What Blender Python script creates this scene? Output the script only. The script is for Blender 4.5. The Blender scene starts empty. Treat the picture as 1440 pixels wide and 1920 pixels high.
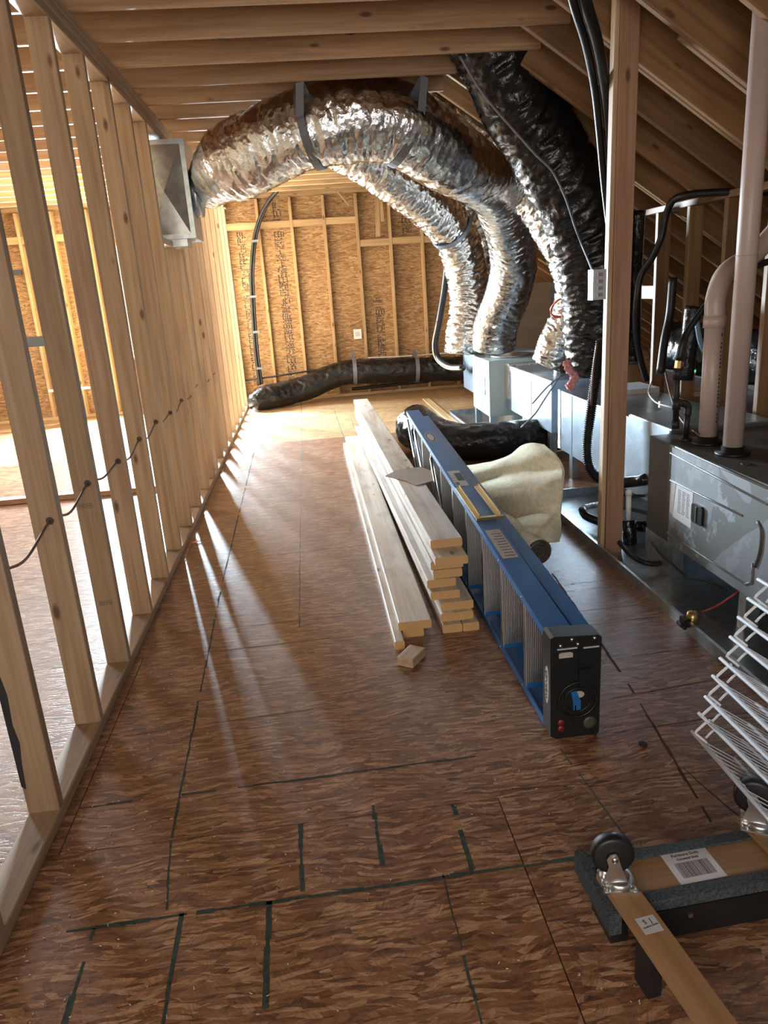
import bpy, bmesh, math, random
from mathutils import Vector, Matrix, noise
random.seed(7)
C = bpy.context.scene.collection
sc = bpy.context.scene

# ------------------------------------------------------------------ camera
F_PX, CX, CY, H = 1387.0, 720.0, 960.0, 1.42
def _axes():
    Y = Vector((565-CX, -(545-CY), -F_PX)).normalized()
    Z = -Vector((1036-CX, -(5480-CY), -F_PX)).normalized()
    Z = (Z - Y*Z.dot(Y)).normalized()
    return Y.cross(Z), Y, Z
AX, AY, AZ = _axes()
RW = Matrix((AX, AY, AZ))                      # camera -> world rotation
cam_d = bpy.data.cameras.new('camera'); cam = bpy.data.objects.new('camera', cam_d); C.objects.link(cam)
cam_d.sensor_fit = 'VERTICAL'; cam_d.sensor_height = 24.0; cam_d.lens = F_PX/1920*24.0
cam_d.clip_start = 0.02; cam_d.clip_end = 100
cam.matrix_world = Matrix.Translation((0, 0, H)) @ RW.to_4x4()
sc.camera = cam

# ------------------------------------------------------------------ world, lights, exposure
w = bpy.data.worlds.new('world'); sc.world = w; w.use_nodes = True
bg = w.node_tree.nodes['Background']; bg.inputs[0].default_value = (0.62, 0.74, 0.95, 1); bg.inputs[1].default_value = 0.12
def area(name, loc, target, sx, sy, power, col, spread=180):
    l = bpy.data.lights.new(name, 'AREA'); l.shape = 'RECTANGLE'; l.size = sx; l.size_y = sy
    l.energy = power; l.color = col; l.spread = math.radians(spread)
    o = bpy.data.objects.new(name, l); C.objects.link(o); o.location = loc
    o.rotation_euler = (Vector(target)-Vector(loc)).to_track_quat('-Z', 'Y').to_euler()
    return o
area('window_daylight', (-1.76, 10.42, 1.42), (-1.76, 0, 1.1), 1.00, 1.30, 2800, (0.70, 0.87, 1.0))
area('left_room_fill', (-4.3, 7.2, 1.7), (-1.5, 7.0, 0.0), 1.2, 1.2, 130, (0.90, 0.95, 1.0))  # added soft fill inside the left room, its source unseen
area('rear_fill', (-0.5, -1.7, 1.55), (0.2, 5, 1.5), 2.4, 1.3, 74, (1.0, 0.93, 0.86))  # added warm fill light behind the camera
sc.view_settings.view_transform = 'Standard'; sc.view_settings.look = 'None'
sc.view_settings.gamma = 1.0; sc.view_settings.use_curve_mapping = False
sc.view_settings.exposure = 0.25

# ------------------------------------------------------------------ pixel ray helpers (turn a measured pixel into a point at a known depth)
def _ray(x, y): return RW @ Vector((x-CX, -(y-CY), -F_PX))
CAM = Vector((0, 0, H))
def PZ(x, y, z=0.0): r = _ray(x, y); return CAM + r*((z-H)/r.z)
def PX(x, y, X): r = _ray(x, y); return CAM + r*(X/r.x)
def PY(x, y, Y): r = _ray(x, y); return CAM + r*(Y/r.y)

# ------------------------------------------------------------------ materials
M = {}
def nodes(name):
    m = bpy.data.materials.new(name); m.use_nodes = True; M[name] = m
    nt = m.node_tree; return m, nt, nt.nodes['Principled BSDF']
def N(nt, t, **kw):
    n = nt.nodes.new(t)
    for k, v in kw.items():
        if k.startswith('i_'): n.inputs[k[2:].replace('_', ' ')].default_value = v
        else: setattr(n, k, v)
    return n
def ramp(nt, fac, stops, interp='LINEAR'):
    r = nt.nodes.new('ShaderNodeValToRGB'); r.color_ramp.interpolation = interp
    e = r.color_ramp.elements
    while len(e) < len(stops): e.new(0.5)
    for i, (p, c) in enumerate(stops): e[i].position = p; e[i].color = (c if len(c) == 4 else (*c, 1))
    nt.links.new(fac, r.inputs[0]); return r
def mixc(nt, fac, a, b, mode='MIX'):
    m = nt.nodes.new('ShaderNodeMix'); m.data_type = 'RGBA'; m.blend_type = mode
    for s, v in ((0, fac), (6, a), (7, b)):
        if hasattr(v, 'is_output'): nt.links.new(v, m.inputs[s])
        elif s == 0: m.inputs[0].default_value = v
        else: m.inputs[s].default_value = (*v, 1) if len(v) == 3 else v
    return m.outputs[2]
def mth(nt, op, a, b=None):
    m = nt.nodes.new('ShaderNodeMath'); m.operation = op
    for i, v in enumerate((a, b)):
        if v is None: continue
        if hasattr(v, 'is_output'): nt.links.new(v, m.inputs[i])
        else: m.inputs[i].default_value = v
    return m.outputs[0]
def coords(nt, scale=(1, 1, 1), rnd=True, which='Object'):
    tc = nt.nodes.new('ShaderNodeTexCoord'); src = tc.outputs[which]
    if rnd:
        oi = nt.nodes.new('ShaderNodeObjectInfo')
        vm = nt.nodes.new('ShaderNodeVectorMath'); vm.operation = 'MULTIPLY_ADD'
        cx = nt.nodes.new('ShaderNodeCombineXYZ')
        for i in range(3): nt.links.new(oi.outputs['Random'], cx.inputs[i])
        nt.links.new(cx.outputs[0], vm.inputs[0]); vm.inputs[1].default_value = (37.0, 11.3, 23.7)
        nt.links.new(src, vm.inputs[2]); src = vm.outputs[0]
    mp = nt.nodes.new('ShaderNodeMapping'); nt.links.new(src, mp.inputs[0]); mp.inputs['Scale'].default_value = scale
    return mp.outputs[0]
def tex(nt, kind, vec, scale, **kw):
    n = nt.nodes.new(kind); nt.links.new(vec, n.inputs['Vector']); n.inputs['Scale'].default_value = scale
    for k, v in kw.items():
        if k in ('feature', 'bands_direction', 'wave_type'): setattr(n, k, v)
        else: n.inputs[k].default_value = v
    return n
def bump(nt, bsdf, h, strength, dist=0.002):
    b = nt.nodes.new('ShaderNodeBump'); b.inputs['Strength'].default_value = strength; b.inputs['Distance'].default_value = dist
    nt.links.new(h, b.inputs['Height']); nt.links.new(b.outputs[0], bsdf.inputs['Normal'])

def wood(name, light, mid, dark, rough=0.55, knots=True, stain=0.0, endcol=None):
    m, nt, b = nodes(name)
    v = coords(nt, (0.55, 9, 9)); n1 = tex(nt, 'ShaderNodeTexNoise', v, 3.0, Detail=5.0, Roughness=0.6, Distortion=0.4)
    v2 = coords(nt, (1.0, 60, 60)); n2 = tex(nt, 'ShaderNodeTexNoise', v2, 2.0, Detail=3.0)
    c = ramp(nt, n1.outputs[0], [(0.28, dark), (0.5, mid), (0.72, light)]).outputs[0]
    c = mixc(nt, 0.35, c, ramp(nt, n2.outputs[0], [(0.3, (0.55, 0.5, 0.45)), (0.7, (1, 1, 1))]).outputs[0], 'MULTIPLY')
    oi = nt.nodes.new('ShaderNodeObjectInfo')
    c = mixc(nt, 1.0, c, ramp(nt, oi.outputs['Random'], [(0.0, (0.80, 0.77, 0.74)), (0.5, (1, 0.98, 0.94)), (1.0, (1.12, 1.10, 1.05))]).outputs[0], 'MULTIPLY')
    if knots:
        v3 = coords(nt, (4.2, 11, 11)); vo = tex(nt, 'ShaderNodeTexVoronoi', v3, 1.0)
        k = ramp(nt, vo.outputs['Distance'], [(0.08, (1, 1, 1)), (0.16, (0, 0, 0))]).outputs[0]
        sep = nt.nodes.new('ShaderNodeSeparateColor'); nt.links.new(vo.outputs['Color'], sep.inputs[0])
        g = mth(nt, 'GREATER_THAN', sep.outputs[0], 0.5)
        c = mixc(nt, mth(nt, 'MULTIPLY', mth(nt, 'MULTIPLY', k, g), 0.85), c, (0.09, 0.035, 0.015))
    if stain:
        v4 = coords(nt, (1.5, 5, 5)); n4 = tex(nt, 'ShaderNodeTexNoise', v4, 2.2, Detail=4.0)
        c = mixc(nt, mth(nt, 'MULTIPLY', ramp(nt, n4.outputs[0], [(0.52, (0, 0, 0)), (0.7, (1, 1, 1))]).outputs[0], stain), c, (0.16, 0.12, 0.10))
    if endcol:
        tn = nt.nodes.new('ShaderNodeTexCoord'); sx = nt.nodes.new('ShaderNodeSeparateXYZ'); nt.links.new(tn.outputs['Normal'], sx.inputs[0])
        c = mixc(nt, mth(nt, 'GREATER_THAN', mth(nt, 'ABSOLUTE', sx.outputs[0]), 0.9), c, endcol)
    nt.links.new(c, b.inputs['Base Color']); b.inputs['Roughness'].default_value = rough
    bump(nt, b, n2.outputs[0], 0.25, 0.002); return m
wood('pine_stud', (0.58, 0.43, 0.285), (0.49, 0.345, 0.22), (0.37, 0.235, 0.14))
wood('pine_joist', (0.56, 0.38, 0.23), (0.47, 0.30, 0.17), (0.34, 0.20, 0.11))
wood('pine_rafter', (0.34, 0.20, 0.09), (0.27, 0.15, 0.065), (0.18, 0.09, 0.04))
wood('pine_far', (0.58, 0.41, 0.22), (0.48, 0.325, 0.165), (0.36, 0.22, 0.10))
wood('pine_post', (0.54, 0.34, 0.22), (0.46, 0.27, 0.165), (0.34, 0.18, 0.10))
wood('weathered_board', (0.74, 0.68, 0.60), (0.63, 0.56, 0.47), (0.45, 0.37, 0.28), 0.36, True, 0.55, (0.60, 0.36, 0.15))
wood('dolly_wood', (0.34, 0.20, 0.095), (0.29, 0.165, 0.075), (0.24, 0.13, 0.06), 0.5, False)
wood('cardboard', (0.40, 0.29, 0.19), (0.37, 0.265, 0.17), (0.34, 0.24, 0.15), 0.8, False)

def osb(name, cols, rough=0.5, spec=0.5, flake=1.0, bumpv=0.35):
    m, nt, b = nodes(name)
    def layer(sc_, ang):
        tc = coords(nt, (1, 1, 1))
        wn = tex(nt, 'ShaderNodeTexNoise', tc, 3.0, Detail=2.0)
        add = nt.nodes.new('ShaderNodeVectorMath'); add.operation = 'MULTIPLY_ADD'
        nt.links.new(wn.outputs['Color'], add.inputs[0]); add.inputs[1].default_value = (0.12, 0.12, 0.12); nt.links.new(tc, add.inputs[2])
        rot = nt.nodes.new('ShaderNodeMapping'); nt.links.new(add.outputs[0], rot.inputs[0])
        rot.inputs['Rotation'].default_value = (0, 0, ang); rot.inputs['Scale'].default_value = sc_
        vo = tex(nt, 'ShaderNodeTexVoronoi', rot.outputs[0], 1.0*flake)
        s = nt.nodes.new('ShaderNodeSeparateColor'); nt.links.new(vo.outputs['Color'], s.inputs[0])
        return s.outputs[0], s.outputs[1], vo.outputs['Distance']
    a1, a2, d1 = layer((15, 92, 40), 0.12); b1, b2, d2 = layer((16, 86, 40), 0.95); c1, c2, d3 = layer((15, 94, 40), -0.55)
    sel = mth(nt, 'GREATER_THAN', a2, 0.5); sel2 = mth(nt, 'GREATER_THAN', b2, 0.5)
    f = nt.nodes.new('ShaderNodeMix'); f.data_type = 'FLOAT'
    nt.links.new(sel, f.inputs[0]); nt.links.new(a1, f.inputs[2]); nt.links.new(b1, f.inputs[3])
    f2 = nt.nodes.new('ShaderNodeMix'); f2.data_type = 'FLOAT'
    nt.links.new(sel2, f2.inputs[0]); nt.links.new(f.outputs[0], f2.inputs[2]); nt.links.new(c1, f2.inputs[3])
    pc = coords(nt, (1, 1, 1)); pv = tex(nt, 'ShaderNodeTexVoronoi', pc, 26.0)
    ps = nt.nodes.new('ShaderNodeSeparateColor'); nt.links.new(pv.outputs['Color'], ps.inputs[0])
    vr = nt.nodes.new('ShaderNodeVectorRotate'); vr.rotation_type = 'Z_AXIS'; nt.links.new(pc, vr.inputs['Vector'])
    nt.links.new(mth(nt, 'SUBTRACT', mth(nt, 'MULTIPLY', ps.outputs[0], 2.4), 1.2), vr.inputs['Angle'])
    vs = nt.nodes.new('ShaderNodeVectorMath'); vs.operation = 'MULTIPLY'; nt.links.new(vr.outputs[0], vs.inputs[0]); vs.inputs[1].default_value = (28, 210, 40)
    pn = tex(nt, 'ShaderNodeTexNoise', vs.outputs[0], 1.0, Detail=3.0, Roughness=0.7)
    fine = tex(nt, 'ShaderNodeTexNoise', coords(nt, (18, 90, 30)), 1.0, Detail=4.0, Roughness=0.7)
    mixf = mth(nt, 'ADD', mth(nt, 'ADD', mth(nt, 'MULTIPLY', f2.outputs[0], 0.30), mth(nt, 'MULTIPLY', fine.outputs[0], 0.28)), mth(nt, 'MULTIPLY', pn.outputs[0], 0.42))
    c = ramp(nt, mixf, cols).outputs[0]
    blot = tex(nt, 'ShaderNodeTexNoise', coords(nt, (1, 1, 1)), 1.6, Detail=3.0)
    c = mixc(nt, 1.0, c, ramp(nt, blot.outputs[0], [(0.3, (0.86, 0.84, 0.83)), (0.7, (1.06, 1.05, 1.04))]).outputs[0], 'MULTIPLY')
    nt.links.new(c, b.inputs['Base Color']); b.inputs['Roughness'].default_value = rough
    b.inputs['Specular IOR Level'].default_value = spec
    bump(nt, b, mixf, bumpv, 0.003); return m
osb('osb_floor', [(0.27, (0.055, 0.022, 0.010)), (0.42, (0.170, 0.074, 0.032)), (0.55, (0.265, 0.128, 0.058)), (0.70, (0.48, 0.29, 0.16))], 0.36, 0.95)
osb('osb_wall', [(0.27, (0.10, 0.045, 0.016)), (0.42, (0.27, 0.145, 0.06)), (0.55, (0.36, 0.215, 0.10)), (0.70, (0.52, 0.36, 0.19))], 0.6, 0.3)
osb('osb_floor_yellow_lit', [(0.27, (0.13, 0.065, 0.025)), (0.42, (0.34, 0.20, 0.09)), (0.55, (0.46, 0.30, 0.145)), (0.70, (0.66, 0.50, 0.30))], 0.36, 0.8)  # far floor boards: yellower tone, lightened further to stand in for window light
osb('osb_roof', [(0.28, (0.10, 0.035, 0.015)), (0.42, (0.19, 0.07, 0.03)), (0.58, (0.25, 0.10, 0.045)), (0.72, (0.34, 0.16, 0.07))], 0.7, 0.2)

def plain(name, col, rough=0.5, metal=0.0, var=0.12, bscale=0, bstr=0.2, spec=0.5, scale=6.0):
    m, nt, b = nodes(name)
    n = tex(nt, 'ShaderNodeTexNoise', coords(nt), scale, Detail=4.0)
    lo = tuple(c*(1-var) for c in col); hi = tuple(min(1, c*(1+var)) for c in col)
    nt.links.new(ramp(nt, n.outputs[0], [(0.3, lo), (0.7, hi)]).outputs[0], b.inputs['Base Color'])
    b.inputs['Roughness'].default_value = rough; b.inputs['Metallic'].default_value = metal; b.inputs['Specular IOR Level'].default_value = spec
    if bscale:
        n2 = tex(nt, 'ShaderNodeTexNoise', coords(nt), bscale, Detail=3.0); bump(nt, b, n2.outputs[0], bstr, 0.003)
    return m
plain('galvanised', (0.46, 0.50, 0.52), 0.33, 0.9, 0.18, 14, 0.12, scale=22)
plain('ahu_paint', (0.42, 0.50, 0.47), 0.38, 0.15, 0.05)
plain('pvc', (0.50, 0.38, 0.335), 0.4, 0, 0.05)
plain('pvc_white', (0.75, 0.73, 0.68), 0.4, 0, 0.05)
plain('ladder_blue', (0.014, 0.120, 0.33), 0.42, 0, 0.10, 80, 0.08)
plain('black_plastic', (0.008, 0.009, 0.009), 0.38, 0, 0.2, 30, 0.05)
plain('black_rubber', (0.008, 0.008, 0.009), 0.45, 0, 0.2)
plain('iron', (0.03, 0.028, 0.026), 0.5, 0.5, 0.25, 60, 0.2)
plain('brass', (0.50, 0.36, 0.15), 0.32, 0.9, 0.15)
plain('steel', (0.62, 0.63, 0.62), 0.28, 1.0, 0.1)
plain('strap_grey', (0.17, 0.18, 0.20), 0.5, 0.3, 0.1)
plain('wire_white', (0.60, 0.60, 0.62), 0.35, 0, 0.08)
plain('felt', (0.72, 0.67, 0.50), 0.95, 0, 0.12, 160, 0.6, 0.1, 40)
plain('rug_pile', (0.13, 0.11, 0.09), 0.95, 0, 0.3, 160, 0.6, 0.1, 60)
plain('carpet_grey', (0.060, 0.066, 0.070), 0.98, 0, 0.5, 300, 0.9, 0.05, 220)
plain('paper', (0.52, 0.50, 0.50), 0.6, 0, 0.06)
plain('label_tan', (0.42, 0.36, 0.31), 0.5, 0, 0.12, scale=50)
plain('ink', (0.02, 0.02, 0.02), 0.6, 0, 0.2)
plain('ink_soft', (0.10, 0.07, 0.05), 0.7, 0, 0.3)
plain('chalk_green', (0.028, 0.048, 0.034), 0.8, 0, 0.5, scale=60)
plain('seam_dark', (0.055, 0.03, 0.018), 0.8, 0, 0.3)
plain('red_wire', (0.42, 0.03, 0.02), 0.4)
plain('orange_pex', (0.62, 0.14, 0.05), 0.35)
plain('pink_fluff', (0.72, 0.32, 0.34), 0.95, 0, 0.2, 60, 0.8)
plain('cable_brown', (0.16, 0.08, 0.055), 0.45)
plain('cable_white', (0.62, 0.60, 0.55), 0.45)
plain('wood_chip', (0.62, 0.50, 0.36), 0.7, 0, 0.2)
plain('red_plastic', (0.20, 0.012, 0.018), 0.4)
plain('blue_film', (0.20, 0.30, 0.42), 0.3)
plain('window_frame', (0.75, 0.76, 0.76), 0.4)
plain('switch_grey', (0.52, 0.55, 0.58), 0.35, 0.2)
def emis(name, col, s):
    m, nt, b = nodes(name); b.inputs['Base Color'].default_value = (*col, 1)
    b.inputs['Emission Color'].default_value = (*col, 1); b.inputs['Emission Strength'].default_value = s
emis('green_led', (0.05, 0.9, 0.15), 4.0)
def glass():
    m, nt, b = nodes('glass'); b.inputs['Transmission Weight'].default_value = 1.0; b.inputs['Roughness'].default_value = 0.0
    b.inputs['IOR'].default_value = 1.01; b.inputs['Base Color'].default_value = (0.97, 0.99, 1, 1)
glass()
def foil(name, tint, rough, bsc, bst, spots=0.0):
    m, nt, b = nodes(name)
    v = coords(nt); n1 = tex(nt, 'ShaderNodeTexNoise', v, bsc, Detail=5.0, Roughness=0.65, Distortion=1.2)
    vo = tex(nt, 'ShaderNodeTexVoronoi', v, bsc*2.2); 
    h = mth(nt, 'ADD', n1.outputs[0], mth(nt, 'MULTIPLY', vo.outputs['Distance'], 0.6))
    nt.links.new(ramp(nt, n1.outputs[0], [(0.3, tuple(c*0.8 for c in tint)), (0.7, tint)]).outputs[0], b.inputs['Base Color'])
    b.inputs['Metallic'].default_value = 1.0; b.inputs['Roughness'].default_value = rough
    bump(nt, b, h, bst, 0.012); return m
foil('duct_foil', (0.80, 0.84, 0.87), 0.13, 13, 0.5)
foil('trunk_foil', (0.66, 0.76, 0.86), 0.30, 5, 0.10)
foil('foil_tape', (0.86, 0.82, 0.86), 0.22, 30, 0.8)
def blackfilm():
    m, nt, b = nodes('black_film')
    v = coords(nt); n1 = tex(nt, 'ShaderNodeTexNoise', v, 14, Detail=4.0, Roughness=0.6, Distortion=1.5)
    nt.links.new(ramp(nt, n1.outputs[0], [(0.3, (0.006, 0.006, 0.007)), (0.7, (0.013, 0.013, 0.014))]).outputs[0], b.inputs['Base Color'])
    b.inputs['Roughness'].default_value = 0.2; b.inputs['Specular IOR Level'].default_value = 0.5; bump(nt, b, n1.outputs[0], 0.6, 0.012)
blackfilm()
def furnace_paint():
    m, nt, b = nodes('furnace_paint')
    v = coords(nt, (1, 1, 1), False)
    n1 = tex(nt, 'ShaderNodeTexNoise', v, 2.6, Detail=2.0, Roughness=0.4, Distortion=0.3)
    n2 = tex(nt, 'ShaderNodeTexNoise', v, 9.0, Detail=6.0, Roughness=0.65)
    base = ramp(nt, n1.outputs[0], [(0.47, (0.155, 0.165, 0.158)), (0.485, (0.235, 0.25, 0.265))], 'CONSTANT').outputs[0]
    c = mixc(nt, ramp(nt, n2.outputs[0], [(0.56, (0, 0, 0)), (0.59, (1, 1, 1))]).outputs[0], base, (0.29, 0.31, 0.33))
    nt.links.new(c, b.inputs['Base Color']); b.inputs['Roughness'].default_value = 0.45; b.inputs['Metallic'].default_value = 0.25
    bump(nt, b, n2.outputs[0], 0.05)
furnace_paint()
plain('furnace_dark', (0.075, 0.066, 0.052), 0.5, 0.2, 0.2, scale=9)
def alu():
    m, nt, b = nodes('tread_alu')
    v = coords(nt, (1, 1, 1), False); sep = nt.nodes.new('ShaderNodeSeparateXYZ'); nt.links.new(v, sep.inputs[0])
    s = mth(nt, 'SINE', mth(nt, 'MULTIPLY', sep.outputs[0], 950.0))
    nt.links.new(ramp(nt, s, [(0.1, (0.30, 0.29, 0.28)), (0.8, (0.66, 0.66, 0.66))]).outputs[0], b.inputs['Base Color'])
    b.inputs['Metallic'].default_value = 0.9; b.inputs['Roughness'].default_value = 0.38; bump(nt, b, s, 0.3, 0.002)
alu()

# ------------------------------------------------------------------ object helpers
LOC = {}
def link(o, parent):
    C.objects.link(o)
    if parent is not None:
        o.parent = parent; o.matrix_parent_inverse = LOC[parent.name].inverted()
    LOC[o.name] = o.matrix_basis.copy()
def empty(name, loc, label=None, cat=None, group=None, kind=None):
    o = bpy.data.objects.new(name, None); o.location = loc; o.empty_display_size = 0.1
    C.objects.link(o); LOC[o.name] = Matrix.Translation(loc)
    tag(o, label, cat, group, kind); return o
def tag(o, label=None, cat=None, group=None, kind=None):
    if label: o['label'] = label
    if cat: o['category'] = cat
    if group: o['group'] = group
    if kind: o['kind'] = kind
    return o
def mesh_obj(name, verts, faces, mat, parent=None, mw=None, smooth=False, org=None):
    me = bpy.data.meshes.new(name)
    if mw is None:
        if org is None:
            org = Vector((0, 0, 0))
            for v in verts: org += Vector(v)
            org /= max(1, len(verts))
            if parent is None: org.z = min(v[2] for v in verts)
        else: org = Vector(org)
        verts = [Vector(v)-org for v in verts]; mw = Matrix.Translation(org)
    me.from_pydata([tuple(v) for v in verts], [], faces)
    if smooth:
        for p in me.polygons: p.use_smooth = True
    me.materials.append(M[mat]); me.validate(); me.update()
    o = bpy.data.objects.new(name, me); o.matrix_basis = mw; link(o, parent); return o
class MB:
    def __init__(s): s.v = []; s.f = []
    def box(s, lo, hi, mat=None):
        b = len(s.v); x0, y0, z0 = lo; x1, y1, z1 = hi
        for p in ((x0,y0,z0),(x1,y0,z0),(x1,y1,z0),(x0,y1,z0),(x0,y0,z1),(x1,y0,z1),(x1,y1,z1),(x0,y1,z1)):
            s.v.append(mat @ Vector(p) if mat else Vector(p))
        s.f += [tuple(b+i for i in q) for q in ((0,3,2,1),(4,5,6,7),(0,1,5,4),(1,2,6,5),(2,3,7,6),(3,0,4,7))]; return s
    def prism(s, pts, ax, a, bb):               # polygon in the plane across axis ax
        n = len(pts); b = len(s.v)
        for t in (a, bb):
            for p in pts:
                q = list(p); q.insert(ax, t); s.v.append(Vector(q))
        s.f.append(tuple(b+i for i in range(n))[::-1]); s.f.append(tuple(b+n+i for i in range(n)))
        for i in range(n): s.f.append((b+i, b+(i+1) % n, b+n+(i+1) % n, b+n+i))
        return s
    def quad(s, a, b, c, d):
        k = len(s.v); s.v += [Vector(a), Vector(b), Vector(c), Vector(d)]; s.f.append((k, k+1, k+2, k+3)); return s
    def cyl(s, a, b, r, n=12, r2=None, caps=True):
        a = Vector(a); b = Vector(b); d = (b-a).normalized(); r2 = r if r2 is None else r2
        u = d.orthogonal().normalized(); w_ = d.cross(u); k = len(s.v)
        for p, rr in ((a, r), (b, r2)):
            for i in range(n):
                t = 2*math.pi*i/n; s.v.append(p+(u*math.cos(t)+w_*math.sin(t))*rr)
        for i in range(n): s.f.append((k+i, k+(i+1) % n, k+n+(i+1) % n, k+n+i))
        if caps: s.f.append(tuple(k+i for i in range(n))[::-1]); s.f.append(tuple(k+n+i for i in range(n)))
        return s
    def lathe(s, c, ax, prof, n=20):            # prof: (offset along axis, radius)
        c = Vector(c); d = Vector(ax).normalized(); u = d.orthogonal().normalized(); w_ = d.cross(u); k = len(s.v)
        for (t, r) in prof:
            for i in range(n):
                a = 2*math.pi*i/n; s.v.append(c+d*t+(u*math.cos(a)+w_*math.sin(a))*r)
        for j in range(len(prof)-1):
            for i in range(n): s.f.append((k+j*n+i, k+j*n+(i+1) % n, k+(j+1)*n+(i+1) % n, k+(j+1)*n+i))
        s.f.append(tuple(k+i for i in range(n))[::-1]); s.f.append(tuple(k+(len(prof)-1)*n+i for i in range(n))); return s
    def tube(s, path, rad, n=12, disp=None, caps=True):
        path = [Vector(p) for p in path]; k = len(s.v); up = None; m = len(path); L = 0
        for j, p in enumerate(path):
            d = (path[min(j+1, m-1)]-path[max(j-1, 0)]).normalized()
            if up is None: up = d.orthogonal().normalized()
            up = (up-d*up.dot(d)).normalized(); w_ = d.cross(up)
            if j: L += (p-path[j-1]).length
            r = rad(j/(m-1)) if callable(rad) else rad
            for i in range(n):
                a = 2*math.pi*i/n; rr = r*(1+(disp(L, a) if disp else 0))
                s.v.append(p+(up*math.cos(a)+w_*math.sin(a))*rr)
        for j in range(m-1):
            for i in range(n): s.f.append((k+j*n+i, k+j*n+(i+1) % n, k+(j+1)*n+(i+1) % n, k+(j+1)*n+i))
        if caps: s.f.append(tuple(k+i for i in range(n))[::-1]); s.f.append(tuple(k+(m-1)*n+i for i in range(n)))
        return s
    def build(s, name, mat, parent=None, smooth=False, org=None, mw=None):
        return mesh_obj(name, s.v, s.f, mat, parent, mw, smooth, org)
def spline(pts, step=0.03):
    pts = [Vector(p) for p in pts]; P = [2*pts[0]-pts[1]]+pts+[2*pts[-1]-pts[-2]]; out = []
    for i in range(1, len(P)-2):
        a, b, c, d = P[i-1], P[i], P[i+1], P[i+2]; n = max(2, int((c-b).length/step))
        for j in range(n):
            t = j/n; out.append(0.5*((2*b)+(c-a)*t+(2*a-5*b+4*c-d)*t*t+(3*b-a-3*c+d)*t**3))
    out.append(pts[-1]); return out
BC = {}
def board(name, a, b, up, w_, t, mat, parent=None, e=0.004):
    """lumber from a to b (centre line); w_ is measured along up, t across"""
    a = Vector(a); b = Vector(b); x = (b-a).normalized(); up = Vector(up); z = (up-x*up.dot(x)).normalized(); y = z.cross(x)
    L = (b-a).length; key = (round(L, 3), w_, t, mat, e)
    if key not in BC:
        h, k = w_/2, t/2
        prof = [(-k+e, -h), (k-e, -h), (k-e*.3, -h+e*.3), (k, -h+e), (k, h-e), (k-e*.3, h-e*.3), (k-e, h), (-k+e, h), (-k+e*.3, h-e*.3), (-k, h-e), (-k, -h+e), (-k+e*.3, -h+e*.3)]
        m = MB(); m.prism(prof, 0, 0, L)
        me = bpy.data.meshes.new(name); me.from_pydata([tuple(v) for v in m.v], [], m.f); me.materials.append(M[mat]); BC[key] = me
    o = bpy.data.objects.new(name, BC[key])
    o.matrix_basis = Matrix.Translation(a) @ Matrix((x, y, z)).transposed().to_4x4(); link(o, parent); return o
def text(name, s, size, mat, mw, parent, ext=0.0004):
    cu = bpy.data.curves.new('t', 'FONT'); cu.body = s; cu.size = size; cu.align_x = 'CENTER'; cu.align_y = 'CENTER'; cu.extrude = ext
    to = bpy.data.objects.new('t', cu); C.objects.link(to); dg = bpy.context.evaluated_depsgraph_get()
    me = bpy.data.meshes.new_from_object(to.evaluated_get(dg)); bpy.data.objects.remove(to)
    me.materials.clear(); me.materials.append(M[mat])
    o = bpy.data.objects.new(name, me); o.matrix_basis = mw; link(o, parent); return o
def frame(o, x, y):                              # matrix whose local X, Y are given
    x = Vector(x).normalized(); y = Vector(y); y = (y-x*y.dot(x)).normalized(); z = x.cross(y)
    return Matrix.Translation(o) @ Matrix((x, y, z)).transposed().to_4x4()
UP = Vector((0, 0, 1))

# ================================================================== THE SETTING
XW0, XW1 = -0.921, -0.832                        # framed partition on the left
YB = 10.16                                       # face of the far wall studs
# ---- floor: OSB panels with their joints
floor = empty('floor', (0, 0, 0), kind='structure')
ys = [-2.0, -0.70, 0.52, 1.745, 2.87, 4.0, 5.1, 6.2, 7.28, 8.5, 10.30]
for r in range(len(ys)-1):
    x = -4.6-(1.22 if r % 2 else 0.0)+0.14
    while x < 5.0:
        x1 = min(x+2.44, 5.0); x0 = max(x, -4.6)
        if x1-x0 > 0.05:
            y0, y1 = ys[r]+0.0015, ys[r+1]-0.0015
            c = Vector(((x0+x1)/2, (y0+y1)/2, -0.018))
            m = MB(); m.box((x0+.0015, y0, -0.018), (x1-.0015, y1, 0.0)); m.build('osb_panel', 'osb_floor_yellow_lit' if y0 > 6.9 else 'osb_floor', floor, org=c)
        x += 2.44
MB().box((-4.6, -2, -0.06), (5.0, 10.3, -0.02)).build('subfloor_underlay', 'seam_dark', floor)
def mark(pts, wd=0.008, mat='chalk_green', name='chalk_line'):
    """a hand drawn marker line on the floor: broken, uneven thin film of pigment"""
    m = MB()
    for (a, b) in pts:
        a = Vector(a); b = Vector(b); d = (b-a); L = d.length; d.normalize(); n = Vector((-d.y, d.x)); s = 0.0
        while s < L:
            l = random.uniform(0.02, 0.09); e_ = min(L, s+l); wj = wd*random.uniform(0.5, 1.15)/2; off = random.uniform(-.0015, .0015)
            if random.random() < 0.90:
                p, q = a+d*s, a+d*e_; m.quad((*(p-n*(wj-off)), .0006), (*(q-n*(wj-off)), .0006), (*(q+n*(wj+off)), .0006), (*(p+n*(wj+off)), .0006))
            s = e_
    return m.build(name, mat, floor)
mark([((-.141, 10.1), (-.141, 6.25))], .007); mark([((-.145, 6.25), (-.150, 3.0))], .005, 'ink_soft', 'pencil_line')
mark([((.261, 9.0), (.283, 7.0))], .007)
mark([((-.589, 7.2), (-.55, 3.6)), ((-.55, 3.6), (-.50, 1.755))], .008)
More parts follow.
